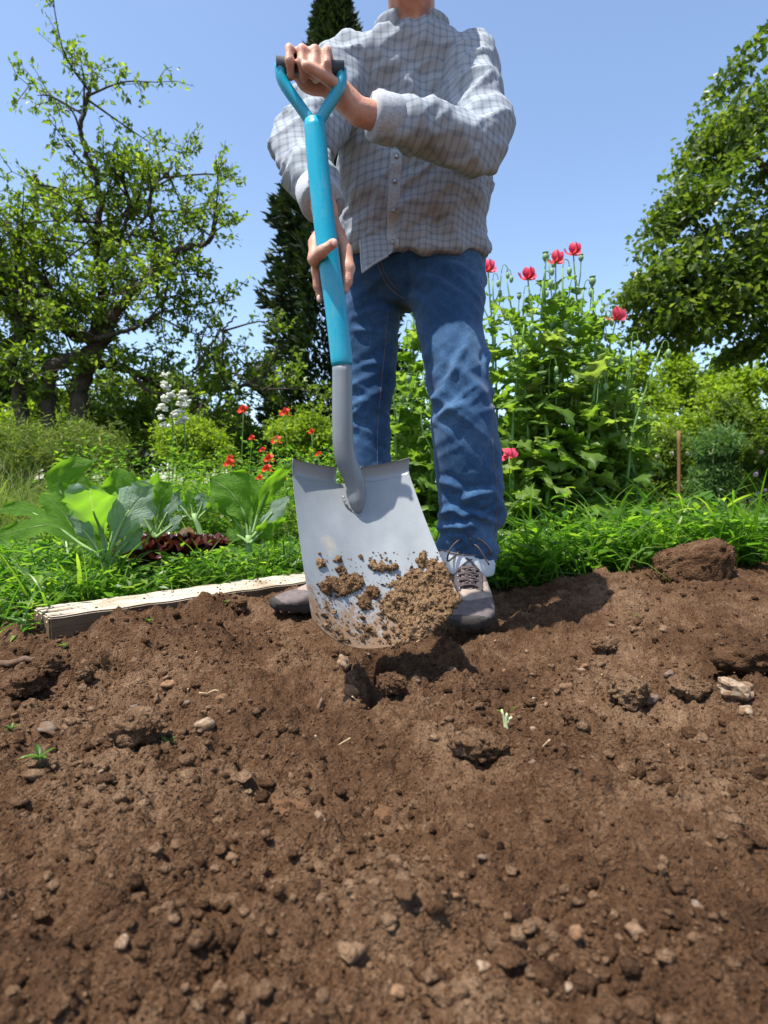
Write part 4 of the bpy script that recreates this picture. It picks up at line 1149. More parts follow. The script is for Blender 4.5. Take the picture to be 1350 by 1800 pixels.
Fe = [[ed[k], ed[(k + 1) % len(ed)], ed[(k + 1) % len(ed)] + n0, ed[k] + n0] for k in range(len(ed))]
tail = partV('shirt_tail', np.vstack([G3, G3 + th]), (np.vstack([grid(0, 14, 14), grid(n0, 14, 14)[:, ::-1], np.array(Fe)]),), M['shirt'], shirt)
hemP = np.vstack([cols[4:, 0], cols[-1, 1:]])
V_, F_, T_ = tube(hemP, .0028, 7); partV('hem', V_, (F_, T_), M['shirt_edge'], tail)

# ------------------------------------------------------------------ vegetation
M['leaf_apple'] = leafmat('apple_leaves', (.08, .14, .014), (.165, .25, .028), (.31, .37, .07), .55, .40)
M['leaf_thuja'] = leafmat('conifer_leaves', (.012, .026, .010), (.028, .052, .014), (.05, .075, .02), .15, .6)
M['leaf_oak'] = leafmat('broad_leaves', (.05, .09, .015), (.11, .17, .025), (.24, .29, .07), .5, .36)
M['leaf_light'] = leafmat('light_leaves', (.16, .25, .02), (.26, .36, .03), (.34, .42, .06), .55, .45)
M['leaf_mid'] = leafmat('mid_leaves', (.07, .125, .014), (.14, .21, .024), (.24, .29, .045), .5, .42)
M['leaf_dark'] = leafmat('dark_leaves', (.022, .05, .010), (.045, .09, .016), (.09, .14, .025), .35, .45)
M['leaf_willow'] = leafmat('narrow_leaves', (.07, .15, .045), (.14, .25, .075), (.28, .38, .17), .45, .4)
M['leaf_poppy'] = leafmat('poppy_leaves', (.10, .185, .030), (.185, .295, .05), (.29, .38, .11), .54, .46, .3)
M['stem_poppy'] = plain('poppy_stem', (.14, .26, .06), (.10, .19, .05), 25, .55)
M['pod'] = plain('poppy_pod', (.20, .31, .13), (.13, .22, .09), 50, .5)
M['petal'] = leafmat('pink_petal', (.70, .04, .12), (.82, .10, .20), None, .45, .5, .3, 1.1)
M['petal_red'] = leafmat('red_petal', (.65, .03, .012), (.80, .06, .02), None, .4, .5, .3, 1.1)
M['petal_white'] = leafmat('white_petal', (.75, .75, .70), (.85, .85, .8), None, .3, .6, .2, 1.0)
M['petal_rose'] = leafmat('rose_petal', (.70, .42, .50), (.80, .65, .68), None, .3, .6, .2, 1.0)
M['grass'] = leafmat('grass_blades', (.045, .12, .012), (.125, .255, .022), (.25, .36, .05), .55, .38, .4, 2.0)
M['weed'] = leafmat('weed_leaves', (.045, .12, .014), (.13, .27, .025), (.27, .38, .05), .55, .38, .4, 2.0)
M['meadow'] = leafmat('meadow_grass', (.07, .125, .018), (.19, .26, .045), (.38, .40, .14), .45, .6)
M['lawn'] = leafmat('lawn_grass', (.09, .14, .02), (.17, .22, .04), (.28, .29, .10), .45, .6)
M['lettuce'] = leafmat('red_lettuce', (.045, .012, .014), (.10, .026, .022), (.14, .09, .03), .25, .3, .5, 1.4)
m, nt, out = newmat('cabbage_leaf'); g = NT(nt)
tc = g.n('ShaderNodeTexCoord'); uvs = g.n('ShaderNodeSeparateXYZ'); g.l(tc.outputs['UV'], uvs.inputs[0])
au = g.math('ABSOLUTE', g.math('SUBTRACT', uvs.outputs[0], .5))
mid = g.ramp(g.math('ADD', au, g.math('MULTIPLY', uvs.outputs[1], .012)), [(.018, (1, 1, 1)), (.034, (0, 0, 0))])
nzv = g.noise(14, 3, vec=tc.outputs['UV'])
vv = g.math('SUBTRACT', g.math('ADD', uvs.outputs[1], g.math('MULTIPLY', nzv.outputs[0], .05)), g.math('MULTIPLY', au, .75))
sv = g.ramp(g.math('ABSOLUTE', g.math('SUBTRACT', g.math('FRACT', g.math('MULTIPLY', vv, 8.0)), .5)), [(.03, (1, 1, 1)), (.09, (0, 0, 0))])
vein = g.math('MAXIMUM', mid.outputs[0], g.math('MULTIPLY', sv.outputs[0], .55))
geo = g.n('ShaderNodeNewGeometry'); nb = g.noise(30, 4, vec=tc.outputs['Object'])
topc = g.ramp(nb.outputs[0], [(.3, (.22, .32, .25)), (.7, (.34, .43, .36))])
botc = g.ramp(nb.outputs[0], [(.3, (.075, .185, .012)), (.7, (.12, .26, .02))])
c0 = g.mix(geo.outputs['Backfacing'], topc.outputs[0], botc.outputs[0])
col = g.mix(g.math('MULTIPLY', vein, .5), c0, (.40, .50, .26))
p = g.n('ShaderNodeBsdfPrincipled', i_Roughness=.5); p.inputs['Specular IOR Level'].default_value = .22
g.l(col, p.inputs['Base Color']); npk = g.noise(26, 3, .6, vec=tc.outputs['UV'])
g.l(g.bump(g.math('SUBTRACT', g.math('ADD', nb.outputs[0], g.math('MULTIPLY', npk.outputs[0], 1.5)), g.math('MULTIPLY', vein, 1.4)), .8, .006), p.inputs['Normal'])
t = g.n('ShaderNodeBsdfTranslucent'); g.l(g.mix(g.math('MULTIPLY', vein, .6), (.24, .50, .015), (.38, .55, .10)), t.inputs[0])
ms = g.n('ShaderNodeMixShader', i_0=.5); g.l(p.outputs[0], ms.inputs[1]); g.l(t.outputs[0], ms.inputs[2]); g.l(ms.outputs[0], out.inputs[0])
M['cabbage'] = m
M['cab_stem'] = plain('cabbage_stem', (.26, .38, .14), (.18, .30, .10), 30, .5)

GZ = -.06
# ---- trees made of limbs, twigs and many leaves
def limb_tree(name, label, Y, limbs, leafm, nsub, ntw, nleaf, lsize, seed, up=.25, sublen=(.45, 1.0), jitter=.5):
    rng = np.random.default_rng(seed)
    base = W(limbs[0][0][0][0], 850, Y); root = thing(name, label, 'tree', (base[0], Y, GZ))
    LP, LD, tw = [], [], MB()
    for k, (pts, r0, r1, dens) in enumerate(limbs):
        P = np.array([W(a, b, Y) for a, b in pts]); P[:, 1] += np.cumsum(rng.normal(0, jitter * .25, len(P))) * (0 if k == 0 else 1)
        if pts[0][1] > 730: P[0, 2] = GZ - .05
        P = cr(P, 10 * len(P)); P += rng.normal(0, .012, P.shape)
        mbb = MB(); mbb.add(*tube(P - np.array(root.location), np.linspace(r0, r1, len(P)), 9))
        link('trunk' if r0 > .085 else 'branch', mbb.mesh('limb'), M['bark'], root)
        L = np.linalg.norm(np.diff(P, axis=0), axis=1).sum()
        if dens <= 0: continue
        for s_ in range(int(nsub * dens * L)):
            i0 = int(rng.uniform(.15, 1) * (len(P) - 1)); b0 = P[i0]
            d0 = rdir(1, rng)[0]; d0[2] = d0[2] * .8 + up; d0[1] *= .9; d0 /= np.linalg.norm(d0)
            ln = rng.uniform(*sublen)
            q = cr([b0, b0 + d0 * ln * .5 + rng.normal(0, .06, 3), b0 + d0 * ln + rng.normal(0, .1, 3) + (0, 0, -.05)], 8)
            tw.add(*tube(q, np.linspace(.014, .004, 8), 5))
            for t_ in range(ntw):
                c0_ = q[rng.integers(2, 8)]; d1 = d0 * .6 + rdir(1, rng)[0] * .8; d1 /= np.linalg.norm(d1); l2 = rng.uniform(.15, .42)
                q2 = np.array([c0_, c0_ + d1 * l2 * .5 + rng.normal(0, .02, 3), c0_ + d1 * l2])
                tw.add(*tube(q2, [.005, .004, .0025], 4))
                tt = rng.uniform(0.1, 1, nleaf)[:, None]
                LP.append(c0_ + d1 * l2 * tt + rng.normal(0, .025, (nleaf, 3))); LD.append(d1 * .4 + rdir(nleaf, rng) + (0, 0, -.15))
    LP, LD = np.concatenate(LP), np.concatenate(LD); n = len(LP)
    o = link('twigs', mesh_np('twigs', tw.arrays()[0] - np.array(root.location), tw.arrays()[1]), M['bark'], root); o['kind'] = 'stuff'
    ls = rng.uniform(.6, 1.15, n) * lsize
    N = rdir(n, rng) * .8 + (0, 0, .7)
    V, F = leaves(LP - np.array(root.location), LD, N, ls, ls * .55)
    o = link('crown', mesh_np('crown', V, [F], False), leafm, root); o['kind'] = 'stuff'
    return root, n
T1 = [([(138, 760), (140, 700), (150, 660), (165, 620), (185, 585)], .115, .085, .3),
      ([(95, 745), (92, 685), (110, 652), (150, 622), (182, 592)], .09, .06, .4),
      ([(50, 745), (38, 690), (30, 650), (35, 600), (45, 555), (40, 480), (20, 400)], .09, .04, 1.1),
      ([(170, 598), (140, 592), (110, 582), (99, 560), (95, 530), (75, 495), (60, 470), (45, 440), (30, 370), (45, 290)], .065, .02, 1.2),
      ([(185, 585), (205, 560), (235, 530), (262, 505), (300, 480), (330, 455), (365, 425), (385, 385)], .065, .02, 1.0),
      ([(160, 635), (190, 636), (220, 650), (260, 665), (320, 668), (380, 665), (418, 660), (445, 635), (475, 590)], .055, .010, .75),
      ([(155, 602), (190, 600), (240, 585), (270, 565), (292, 543)], .035, .012, .9),
      ([(165, 590), (165, 540), (163, 480), (160, 420), (170, 330), (150, 240), (170, 170)], .06, .02, 1.3),
      ([(45, 600), (62, 560), (40, 540), (10, 520), (-40, 490), (-100, 440)], .05, .02, 1.1),
      ([(418, 660), (450, 680), (472, 692)], .012, .006, .5),
      ([(262, 505), (270, 430), (262, 350), (290, 280)], .04, .012, 1.1),
      ([(95, 530), (60, 520), (10, 470), (-50, 380), (-80, 280)], .045, .015, 1.1),
      ([(163, 480), (200, 430), (225, 370), (220, 300)], .035, .012, 1.1),
      ([(420, 560), (385, 600), (365, 640), (345, 668)], .010, .012, .6),
      ([(235, 655), (270, 690), (330, 700), (370, 705)], .03, .01, .6)]
limb_tree('fruit_tree', 'spreading old fruit tree with several dark crooked trunks and small leaves', 7.0, T1, M['leaf_apple'], 7.2, 7, 17, .078, 5)

def blob_crown(rng, blobs, Y, n, sc=1.0, dy=.7, flat=.8):
    """leaf places spread through overlapping clumps; blobs px,py,r px"""
    B = np.array([[*W(b[0], b[1], Y), b[2] * Y / F_PX] for b in blobs]); wts = B[:, 3]**2; wts /= wts.sum()
    idx = rng.choice(len(B), n, p=wts); c = B[idx, :3].copy(); r = B[idx, 3]
    d = rdir(n, rng); rad = r * rng.uniform(.35, 1, n)**.5 * (1 + .25 * vnoise(d[:, 0] * 3 + idx, d[:, 1] * 3, d[:, 2] * 3, seed=3))
    P = c + d * rad[:, None] * (1, dy, flat)
    return P, d
def shrub(name, label, cat, Y, blobs, n, lsize, leafm, seed, aspect=.55, dy=.8, group=None, stems=True, zmin=None, flowers=None, fmat=None, sub=5, up=.5):
    rng = np.random.default_rng(seed); n = int(n * 1.5)
    bl = []
    for b in blobs:
        for _ in range(sub):
            a = rng.uniform(0, 6.28); q = b[2] * rng.uniform(.2, .85)
            bl.append((b[0] + q * math.cos(a), b[1] + q * math.sin(a) * .85, b[2] * rng.uniform(.28, .5)))
    cx = np.mean([b[0] for b in blobs]); base = W(cx, 860, Y)
    root = thing(name, label, cat, (base[0], Y, GZ), group)
    P, d = blob_crown(rng, bl, Y, n, dy=dy)
    P[:, 1] += rng.normal(0, .12, n)
    P[:, 2] = np.maximum(P[:, 2], GZ + rng.uniform(0, .3, n))
    ns = n // 6
    for q0 in range(0, ns, 14):                          # loose shoots breaking the outline
        b = bl[rng.integers(0, len(bl))]; c_ = W(b[0], b[1], Y); dd_ = rdir(1, rng)[0] * (1, .6, .5) + (0, 0, .9); dd_ /= np.linalg.norm(dd_)
        tt_ = np.linspace(.4, 1, 14)[:, None] * rng.uniform(.9, 1.9) * b[2] * Y / F_PX * 1.3
        P[q0:q0 + 14] = (c_ + dd_ * tt_ + rng.normal(0, .025, (14, 3)))[:len(P[q0:q0 + 14])]
    ls = lsize * rng.uniform(.6, 1.25, n)
    V, F = leaves(P - np.array(root.location), rdir(n, rng) + d * .6 + (0, 0, -.1), rdir(n, rng) * .7 + d * .3 + (0, 0, up), ls, ls * aspect)
    o = link('foliage', mesh_np('foliage', V, [F], False), leafm, root); o['kind'] = 'stuff'
    mbs = MB(); b0 = np.array((base[0], Y, GZ))
    for b in bl[::2]:
        tgt = W(b[0], b[1], Y) + rng.normal(0, .05, 3); st_ = b0 + rng.normal(0, .12, 3) * (1, 1, 0)
        mbs.add(*tube(cr([st_, (st_ * .5 + tgt * .5) + rng.normal(0, .08, 3), tgt], 8) - np.array(root.location), np.linspace(.016, .005, 8) * Y / 8, 5))
    link('stems', mbs.mesh('stems'), M['bark'], root)
    if flowers:
        for (px, py, r) in flowers:
            c = W(px, py, Y - dy * .35) - np.array(root.location); mbf = MB(); rr = r * Y / F_PX
            for k in range(7):
                a = k * .9; V, F = ball(c + np.array((math.cos(a), -.3 - .3 * math.sin(k), math.sin(a))) * rr * .45, rr * .5, 1, (1, .6, 1)); mbf.add(V, F)
            link('blossom', mbf.mesh('blossom'), fmat, root)
    return root
# conifer: tapering column of hanging sprays
def conifer():
    rng = np.random.default_rng(21); Y = 9.0; c = W(592, 850, Y); root = thing('conifer', 'tall dark columnar conifer behind the person', 'tree', (c[0], Y, GZ))
    H = W(592, -60, Y)[2]; n = 40000
    t = rng.uniform(0, 1, n)**1.15; a = rng.uniform(0, 2 * np.pi, n)
    R0 = np.where(t < .15, .8 + 1.2 * t, .98 * (1 - ((t - .15) / .85)**1.7)) * 1.26
    bump = .80 + .32 * vnoise(np.cos(a) * 3 + 5, np.sin(a) * 3, t * 13, seed=4) + .15 * vnoise(np.cos(a) * 8, np.sin(a) * 8, t * 40, seed=5)
    rad = R0 * bump * rng.uniform(.55, 1, n)**.4
    P = np.stack([np.cos(a) * rad, np.sin(a) * rad, .1 + t * H], -1)
    D = np.stack([np.cos(a), np.sin(a), rng.uniform(-.2, 1.1, n)], -1) + rdir(n, rng) * .5
    ls = rng.uniform(.09, .20, n)
    V, F = leaves(P, D, rdir(n, rng), ls, ls * .38, .05)
    o = link('crown', mesh_np('crown', V, [F], False), M['leaf_thuja'], root); o['kind'] = 'stuff'
    mbt = MB(); mbt.add(*tube([(0, 0, -.05), (.02, 0, H * .5), (0, 0, H * .96)], [.14, .09, .02], 10)); link('trunk', mbt.mesh('trunk'), M['bark'], root)
    for k in range(60):
        z = rng.uniform(.3, H * .9); a_ = rng.uniform(0, 6.28); rr = .75 * (1 - z / H)**.6
        mbt = MB(); mbt.add(*tube([(0, 0, z), (math.cos(a_) * rr * .6, math.sin(a_) * rr * .6, z + .15), (math.cos(a_) * rr, math.sin(a_) * rr, z + .35)], [.025, .016, .006], 5)); link('branch', mbt.mesh('branch'), M['bark'], root)
conifer()
# right tree
def right_tree():
    rng = np.random.default_rng(31); Y = 8.0
    b = W(1470, 850, Y); root = thing('shade_tree', 'big dark broad-leaved tree with branches hanging over the garden', 'tree', (b[0], Y, GZ))
    blobs = [(1128, 500, 34), (1165, 545, 38), (1180, 485, 45), (1210, 590, 26), (1150, 575, 20), (1240, 525, 50), (1250, 455, 70), (1300, 480, 70), (1290, 560, 45), (1340, 600, 45), (1340, 530, 60), (1360, 430, 110), (1200, 425, 60), (1280, 340, 110), (1380, 250, 130), (1190, 360, 60), (1430, 580, 80), (1460, 480, 120), (1300, 180, 90), (1240, 270, 70)]
    sub = []
    for q in blobs:
        for _ in range(int(3 + q[2] / 14)):
            a = rng.uniform(0, 6.28); w_ = q[2] * rng.uniform(.2, .9); sub.append((q[0] + w_ * math.cos(a), q[1] + w_ * math.sin(a), rng.uniform(10, 26)))
    P, d = blob_crown(rng, sub, Y, 19000, dy=1.0)
    P[:, 1] += rng.normal(0, .45, len(P))
    n = len(P); ls = rng.uniform(.07, .13, n)
    V, F = leaves(P - np.array(root.location), rdir(n, rng) + (0, 0, -.4), rdir(n, rng) * .7 + (0, 0, .8), ls, ls * .7)
    o = link('crown', mesh_np('crown', V, [F], False), M['leaf_oak'], root); o['kind'] = 'stuff'
    for pts, r0, r1 in [([(1470, 870), (1465, 700), (1455, 560), (1440, 400), (1430, 200)], .22, .08), ([(1455, 600), (1390, 545), (1320, 505), (1250, 490), (1180, 500), (1130, 495)], .08, .012), ([(1450, 560), (1380, 470), (1300, 420), (1230, 400), (1190, 370)], .08, .015), ([(1320, 505), (1275, 545), (1235, 580), (1212, 605)], .03, .008), ([(1440, 430), (1380, 330), (1310, 260), (1290, 190)], .07, .02), ([(1250, 490), (1200, 530), (1165, 560)], .02, .006), ([(1455, 640), (1400, 630), (1350, 640)], .05, .015)]:
        Pp = cr(np.array([W(a, b_, Y) for a, b_ in pts]), 30); Pp += rng.normal(0, .012, Pp.shape)
        if r0 > .2: Pp[0, 2] = GZ - .05
        mbt = MB(); mbt.add(*tube(Pp - np.array(root.location), np.linspace(r0, r1, 30), 9)); link('trunk' if r0 > .2 else 'branch', mbt.mesh('limb'), M['bark'], root)
right_tree()
# shrubs and hedges behind, right
shrub('tree', 'light green leafy tree behind the rose bushes, beside the poppies', 'tree', 16, [(1090, 690, 60), (1130, 720, 55), (1060, 740, 60), (1120, 650, 30)], 6500, .15, M['leaf_light'], 41, dy=1.2)
shrub('tree', 'tall light green leafy tree behind the willow-leaved bush', 'tree', 17, [(1195, 670, 45), (1215, 720, 70), (1270, 700, 60), (1190, 640, 18)], 7500, .15, M['leaf_light'], 42, dy=1.2)
shrub('tree', 'light green leafy tree under the hanging dark branches', 'tree', 15, [(1310, 690, 60), (1370, 690, 70), (1430, 690, 70), (1290, 740, 50)], 8000, .15, M['leaf_light'], 43, dy=1.2)
shrub('rose_bush', 'rose bush with few white blossoms beside the rusty stake', 'bush', 11.5, [(1140, 810, 45), (1165, 850, 40), (1110, 850, 40), (1170, 780, 35), (1210, 840, 35)], 6500, .085, M['leaf_mid'], 44, .6, flowers=[(1155, 802, 4), (1180, 798, 5), (1208, 798, 4), (1127, 818, 3), (1168, 818, 3)], fmat=M['petal_white'])
shrub('willow_bush', 'dense bush with long narrow drooping leaves', 'bush', 10.5, [(1262, 800, 42), (1290, 790, 35), (1275, 845, 45), (1245, 850, 35), (1310, 830, 35)], 7500, .13, M['leaf_willow'], 45, .2, up=.2)
shrub('rose_bush', 'rose bush with pink blossoms right of the narrow-leaved bush', 'bush', 10, [(1345, 820, 38), (1375, 850, 45), (1335, 860, 28), (1360, 780, 40)], 5500, .075, M['leaf_mid'], 46, .6, flowers=[(1328, 834, 5), (1332, 868, 5), (1338, 795, 4), (1345, 862, 4)], fmat=M['petal_rose'])
shrub('hedge', 'dark hedge closing the garden behind the poppies', 'hedge', 14, [(720, 790, 60), (800, 780, 60), (880, 780, 60), (960, 790, 60), (1040, 800, 60), (1100, 810, 50), (1180, 800, 55), (1250, 800, 55), (1330, 800, 55), (1420, 800, 60), (1510, 790, 70), (1620, 790, 70), (1730, 790, 70), (1850, 790, 80)], 18000, .20, M['leaf_dark'], 47, dy=1.5)
# stake
mb = MB(); q = W(1193, 890, 10.4); t_ = W(1193, 757, 10.4); q[2] = GZ - .02
mb.add(*tube(cr([q, (q + t_) / 2 + (.006, 0, 0), t_], 8), .032, 8)); tag(link('garden_stake', mb.mesh('garden_stake'), plain('rusty_stake', (.22, .12, .05), (.15, .08, .035), 30, .8)), 'rusty brown garden stake standing among the rose bushes', 'stake')
# shrubs behind, left
shrub('shrub', 'bright green shrub filling the space behind the fruit tree trunks', 'bush', 9.5, [(180, 700, 50), (250, 690, 50), (310, 710, 45), (120, 710, 50)], 7000, .09, M['leaf_mid'], 51)
shrub('shrub', 'dark shrub behind the leftmost trunk of the fruit tree', 'bush', 10, [(-40, 690, 60), (20, 680, 50), (80, 720, 50), (-110, 690, 60)], 6500, .10, M['leaf_dark'], 52)
shrub('shrub', 'yellow-green shrub in front of the white-flowered spires', 'bush', 5.6, [(330, 775, 45), (290, 790, 40), (370, 790, 40), (350, 820, 35)], 6500, .05, M['leaf_light'], 53, .4)
shrub('shrub', 'rounded green shrub between the fruit tree and the conifer', 'bush', 7.8, [(400, 745, 40), (440, 765, 35), (370, 755, 35), (420, 790, 45)], 6500, .06, M['leaf_mid'], 54, .45)
shrub('hedge', 'long dark hedge far behind the meadow', 'hedge', 12, [(x_, 788 + 10 * math.sin(x_), 62) for x_ in range(-900, 660, 60)], 21000, .19, M['leaf_dark'], 55, dy=1.4)
shrub('shrub', 'leafy shrub right of the conifer foot behind the red poppies', 'bush', 6.5, [(500, 775, 40), (545, 770, 45), (590, 780, 45)], 7000, .05, M['leaf_light'], 56, .5)
shrub('shrub', 'feathery pale green shrub at the meadow edge', 'bush', 5.2, [(60, 790, 60), (130, 800, 60), (0, 780, 60), (190, 800, 45), (-60, 800, 60)], 9000, .07, M['meadow'], 57, .12, up=.1)

shrub('shrub', 'light green bush behind the wispy meadow, left of the fruit tree trunk', 'bush', 8.2, [(30, 735, 50), (90, 755, 45), (-50, 740, 60)], 6000, .085, M['leaf_light'], 58)
shrub('shrub', 'olive green bush under the low limb of the fruit tree', 'bush', 7.6, [(200, 745, 45), (260, 750, 40), (150, 760, 40), (310, 735, 30)], 6500, .07, M['leaf_mid'], 59)
shrub('shrub', 'loose yellow-green bush between the poppies and the stake', 'bush', 13, [(1075, 770, 50), (1130, 760, 50), (1200, 760, 50), (1040, 800, 50)], 6500, .11, M['leaf_light'], 60)
shrub('shrub', 'bright bush behind the pink rose bush', 'bush', 12.5, [(1290, 750, 45), (1350, 750, 50), (1410, 760, 60)], 6500, .11, M['leaf_mid'], 61)
# ---- poppies
def poppy_leaf(seed, droop):
    rng = np.random.default_rng(seed); nu_, nv_ = 9, 17
    V, uvv = [], []
    for iv in range(nv_):
        v = iv / (nv_ - 1)
        wmax = .30 * (math.sin(math.pi * (v * .86 + .09))**.8) * (1.0 if v < .98 else .1) * (1 + .34 * (iv % 2 * 2 - 1) * (.5 + .5 * v) * rng.uniform(.5, 1.3))
        for iu in range(nu_):
            u = iu / (nu_ - 1) * 2 - 1
            xx = u * wmax; yy = v - .10 * abs(u) * v
            a = droop * v
            cy, cz = (math.sin(a) / droop if droop else v), (-(1 - math.cos(a)) / droop if droop else 0)
            zz = cz + .10 * abs(u)**1.5 * (1 - v * .3) + .085 * abs(u) * math.sin(v * 19 + seed + (2 if u > 0 else 0)) + rng.normal(0, .006)
            V.append((xx, cy - .1 * abs(u) * v, zz)); uvv.append((iu / (nu_ - 1), v))
    return mesh_np('poppy_leaf', V, [grid(0, nu_, nv_)], True, uvv)
PLM = [poppy_leaf(k, d_) for k, d_ in enumerate((.5, .9, 1.3, 1.8))]
for me in PLM: me.materials.append(M['leaf_poppy'])
def orient(d, upv=(0, 0, 1), roll=0):
    d = Vector(d).normalized(); u = Vector(upv); s = d.cross(u)
    if s.length < 1e-3: s = Vector((1, 0, 0))
    s.normalize(); n_ = s.cross(d)
    return Matrix((s, d, n_)).transposed() @ Matrix.Rotation(roll, 3, 'Y')
def petal_mesh(name, mat, cup=.6, seed=0):
    V = []; nu_, nv_ = 7, 6
    for iv in range(nv_):
        v = iv / (nv_ - 1)
        for iu in range(nu_):
            u = iu / (nu_ - 1) * 2 - 1
            wv = .62 * math.sin(math.pi * min(.98, v * .72 + .08)) ** .8
            V.append((u * wv, v * math.cos(cup * v) + .05 * (1 - abs(u)), math.sin(cup * v) * v + .12 * u * u + .06 * math.sin(u * 8 + seed) * v))
    me = mesh_np(name, V, [grid(0, nu_, nv_)]); me.materials.append(mat); return me
PET = petal_mesh('petal', M['petal'], 1.0, 1); PETR = petal_mesh('petal_red', M['petal_red'], .9, 2)
def lathe(name, prof, mat, sides=12):
    prof = np.array(prof); n_ = len(prof)
    V, F, T = loft(np.column_stack([0 * prof[:, 1], 0 * prof[:, 1], prof[:, 1]]), prof[:, 0], prof[:, 0], (1, 0, 0), (0, 1, 0), sides)
    me = mesh_np(name, V, [F, T]); me.materials.append(mat); return me
PODM = lathe('pod', [(.003, -.004), (.008, .002), (.0135, .012), (.0145, .022), (.010, .031), (.006, .033), (.014, .036), (.013, .038), (.002, .0385)], M['pod'])
BUDM = lathe('bud', [(.003, -.003), (.008, .002), (.0115, .012), (.0105, .024), (.006, .033), (.0015, .037)], M['pod'])
def put(name, me, parent, loc, rot=None, s=1.0, roll=0):
    o = bpy.data.objects.new(name, me); COL.objects.link(o); o.parent = parent; o.location = Vector(loc)
    if rot is not None: o.rotation_euler = rot.to_euler()
    o.scale = (s,) * 3
    return o
rngp = np.random.default_rng(12)
def flower(par, c, d, pm, size, n=4):
    M0 = orient((d[0], d[1], d[2] + .001), (0, 1, 0.2))
    axis = Vector(d).normalized()
    e1 = axis.orthogonal().normalized(); e2 = axis.cross(e1)
    for k in range(n):
        a = k * 2 * math.pi / n + .3
        out_ = e1 * math.cos(a) + e2 * math.sin(a)
        m3 = Matrix((out_.cross(axis) * -1, out_, axis)).transposed()
        put('petal', pm, par, Vector(c) + axis * .001, m3, size * (1 + .1 * (k % 2)))
def poppy(pxb, Y, top_px, top_py, lb, top='bud', nleaf=14, group='tall poppies in the clump', extra=0, lmax=.27):
    b = W(pxb, 850, Y); b[2] = -.03
    t = W(top_px, top_py, Y + rngp.normal(0, .05))
    root = thing('poppy_plant', lb, 'poppy', tuple(b), group)
    P = cr([b, b * .66 + t * .34 + rngp.normal(0, .025, 3), b * .33 + t * .67 + rngp.normal(0, .03, 3), t], 24) - b
    H = P[-1][2]
    mbs = MB(); rad = np.linspace(.011, .0035, 24); mbs.add(*tube(P, rad, 8)); link('stem', mbs.mesh('stem'), M['stem_poppy'], root)
    def head(P_, kind, size=1):
        e = P_[-1]; d = P_[-1] - P_[-2]; d = d / np.linalg.norm(d)
        if kind == 'bud':
            hk = cr([e, e + d * .03 + (.008, 0, .01), e + d * .03 + (.026, 0, .004), e + d * .022 + (.032, 0, -.02)], 10)
            mbh = MB(); mbh.add(*tube(hk, .0022, 6)); link('bud_stalk', mbh.mesh('bud_stalk'), M['stem_poppy'], root)
            put('bud', BUDM, root, hk[-1], Matrix.Rotation(math.pi, 3, 'X'), size)
        elif kind == 'pod': put('seed_pod', PODM, root, e, None, size * 1.05)
        else:
            put('seed_pod', PODM, root, e, None, .7); flower(root, e, (d[0] + .25, d[1] - .35, d[2]), PET, .052 * size)
    head(P, top)
    for k in range(extra):
        i0 = rngp.integers(12, 21); a = rngp.uniform(0, 6.28); ln = rngp.uniform(.07, .17)
        q = cr([P[i0], P[i0] + np.array((math.cos(a) * .35, math.sin(a) * .35, .6)) * ln, P[i0] + np.array((math.cos(a) * .42, math.sin(a) * .42, 1.25)) * ln], 10)
        mbs = MB(); mbs.add(*tube(q, np.linspace(.004, .0025, 10), 6)); link('side_stem', mbs.mesh('side_stem'), M['stem_poppy'], root)
        head(q, 'pod' if rngp.uniform() < .4 else 'bud', .85)
    a0 = rngp.uniform(0, 6.28)
    for k in range(nleaf):
        f = (k + .4) / nleaf; i0 = int((.05 + .90 * f) * 23); a = a0 + k * 2.4 + rngp.normal(0, .3)
        L = lmax * (1.0 - .62 * f) * rngp.uniform(.75, 1.2)
        el = rngp.uniform(.1, .8) + .3 * f
        d = Vector((math.cos(a) * math.cos(el), math.sin(a) * math.cos(el), math.sin(el)))
        put('leaf', PLM[rngp.integers(0, 4)], root, P[i0], orient(d, (0, 0, 1), rngp.normal(0, .35)), L)
    return root
PP = []
env = lambda px: np.interp(px, [690, 730, 770, 850, 880, 930, 1000, 1040, 1080, 1110, 1140], [590, 515, 500, 480, 450, 440, 445, 480, 560, 640, 720])
PP += [(925, 2.75, 928, 492, 'flower', 'poppy plant with a pink-red flower among nodding buds, tallest stem beside the jeans'),
       (1060, 2.7, 1083, 562, 'flower', 'poppy plant with a pink-red flower leaning out at the clump edge'),
       (975, 2.9, 977, 462, 'flower', 'poppy plant with a small pink flower in the middle of the clump'),
       (1000, 3.0, 1008, 448, 'flower', 'slender poppy plant whose pink flower tops the clump'),
       (865, 2.95, 858, 478, 'flower', 'poppy plant with a pink flower half hidden by the jeans')]
for k in range(36):
    px = [705, 725, 745, 765, 745, 715][k % 6] + rngp.uniform(-8, 8) if k < 7 else 868 + (k - 7) * 9.2 + rngp.uniform(-8, 8)
    tp = px + rngp.uniform(-28, 28); ty = env(tp) + 10 + rngp.uniform(0, 1)**1.2 * 170
    top = ('bud', 'pod')[int(rngp.uniform() < .4)]
    gap = px < 790
    PP.append((px, rngp.uniform(2.5, 3.3), tp, ty, top, {'bud': 'leafy poppy plant with a nodding bud seen between the jeans legs', 'pod': 'leafy poppy plant with a seed pod seen between the jeans legs'}[top] if gap else {'bud': 'leafy poppy plant topped by a nodding green bud', 'pod': 'leafy poppy plant topped by an upright green seed pod'}[top]))
for k, (px, Y, tx, ty, top, lb) in enumerate(PP):
    poppy(px, Y, tx, ty, lb, top, 27 if ty < 560 else 20, 'tall poppies in the clump' if k < 5 else ('poppies behind the legs' if px < 790 else 'leafy poppies with green heads'), 2 if k % 2 else 1)
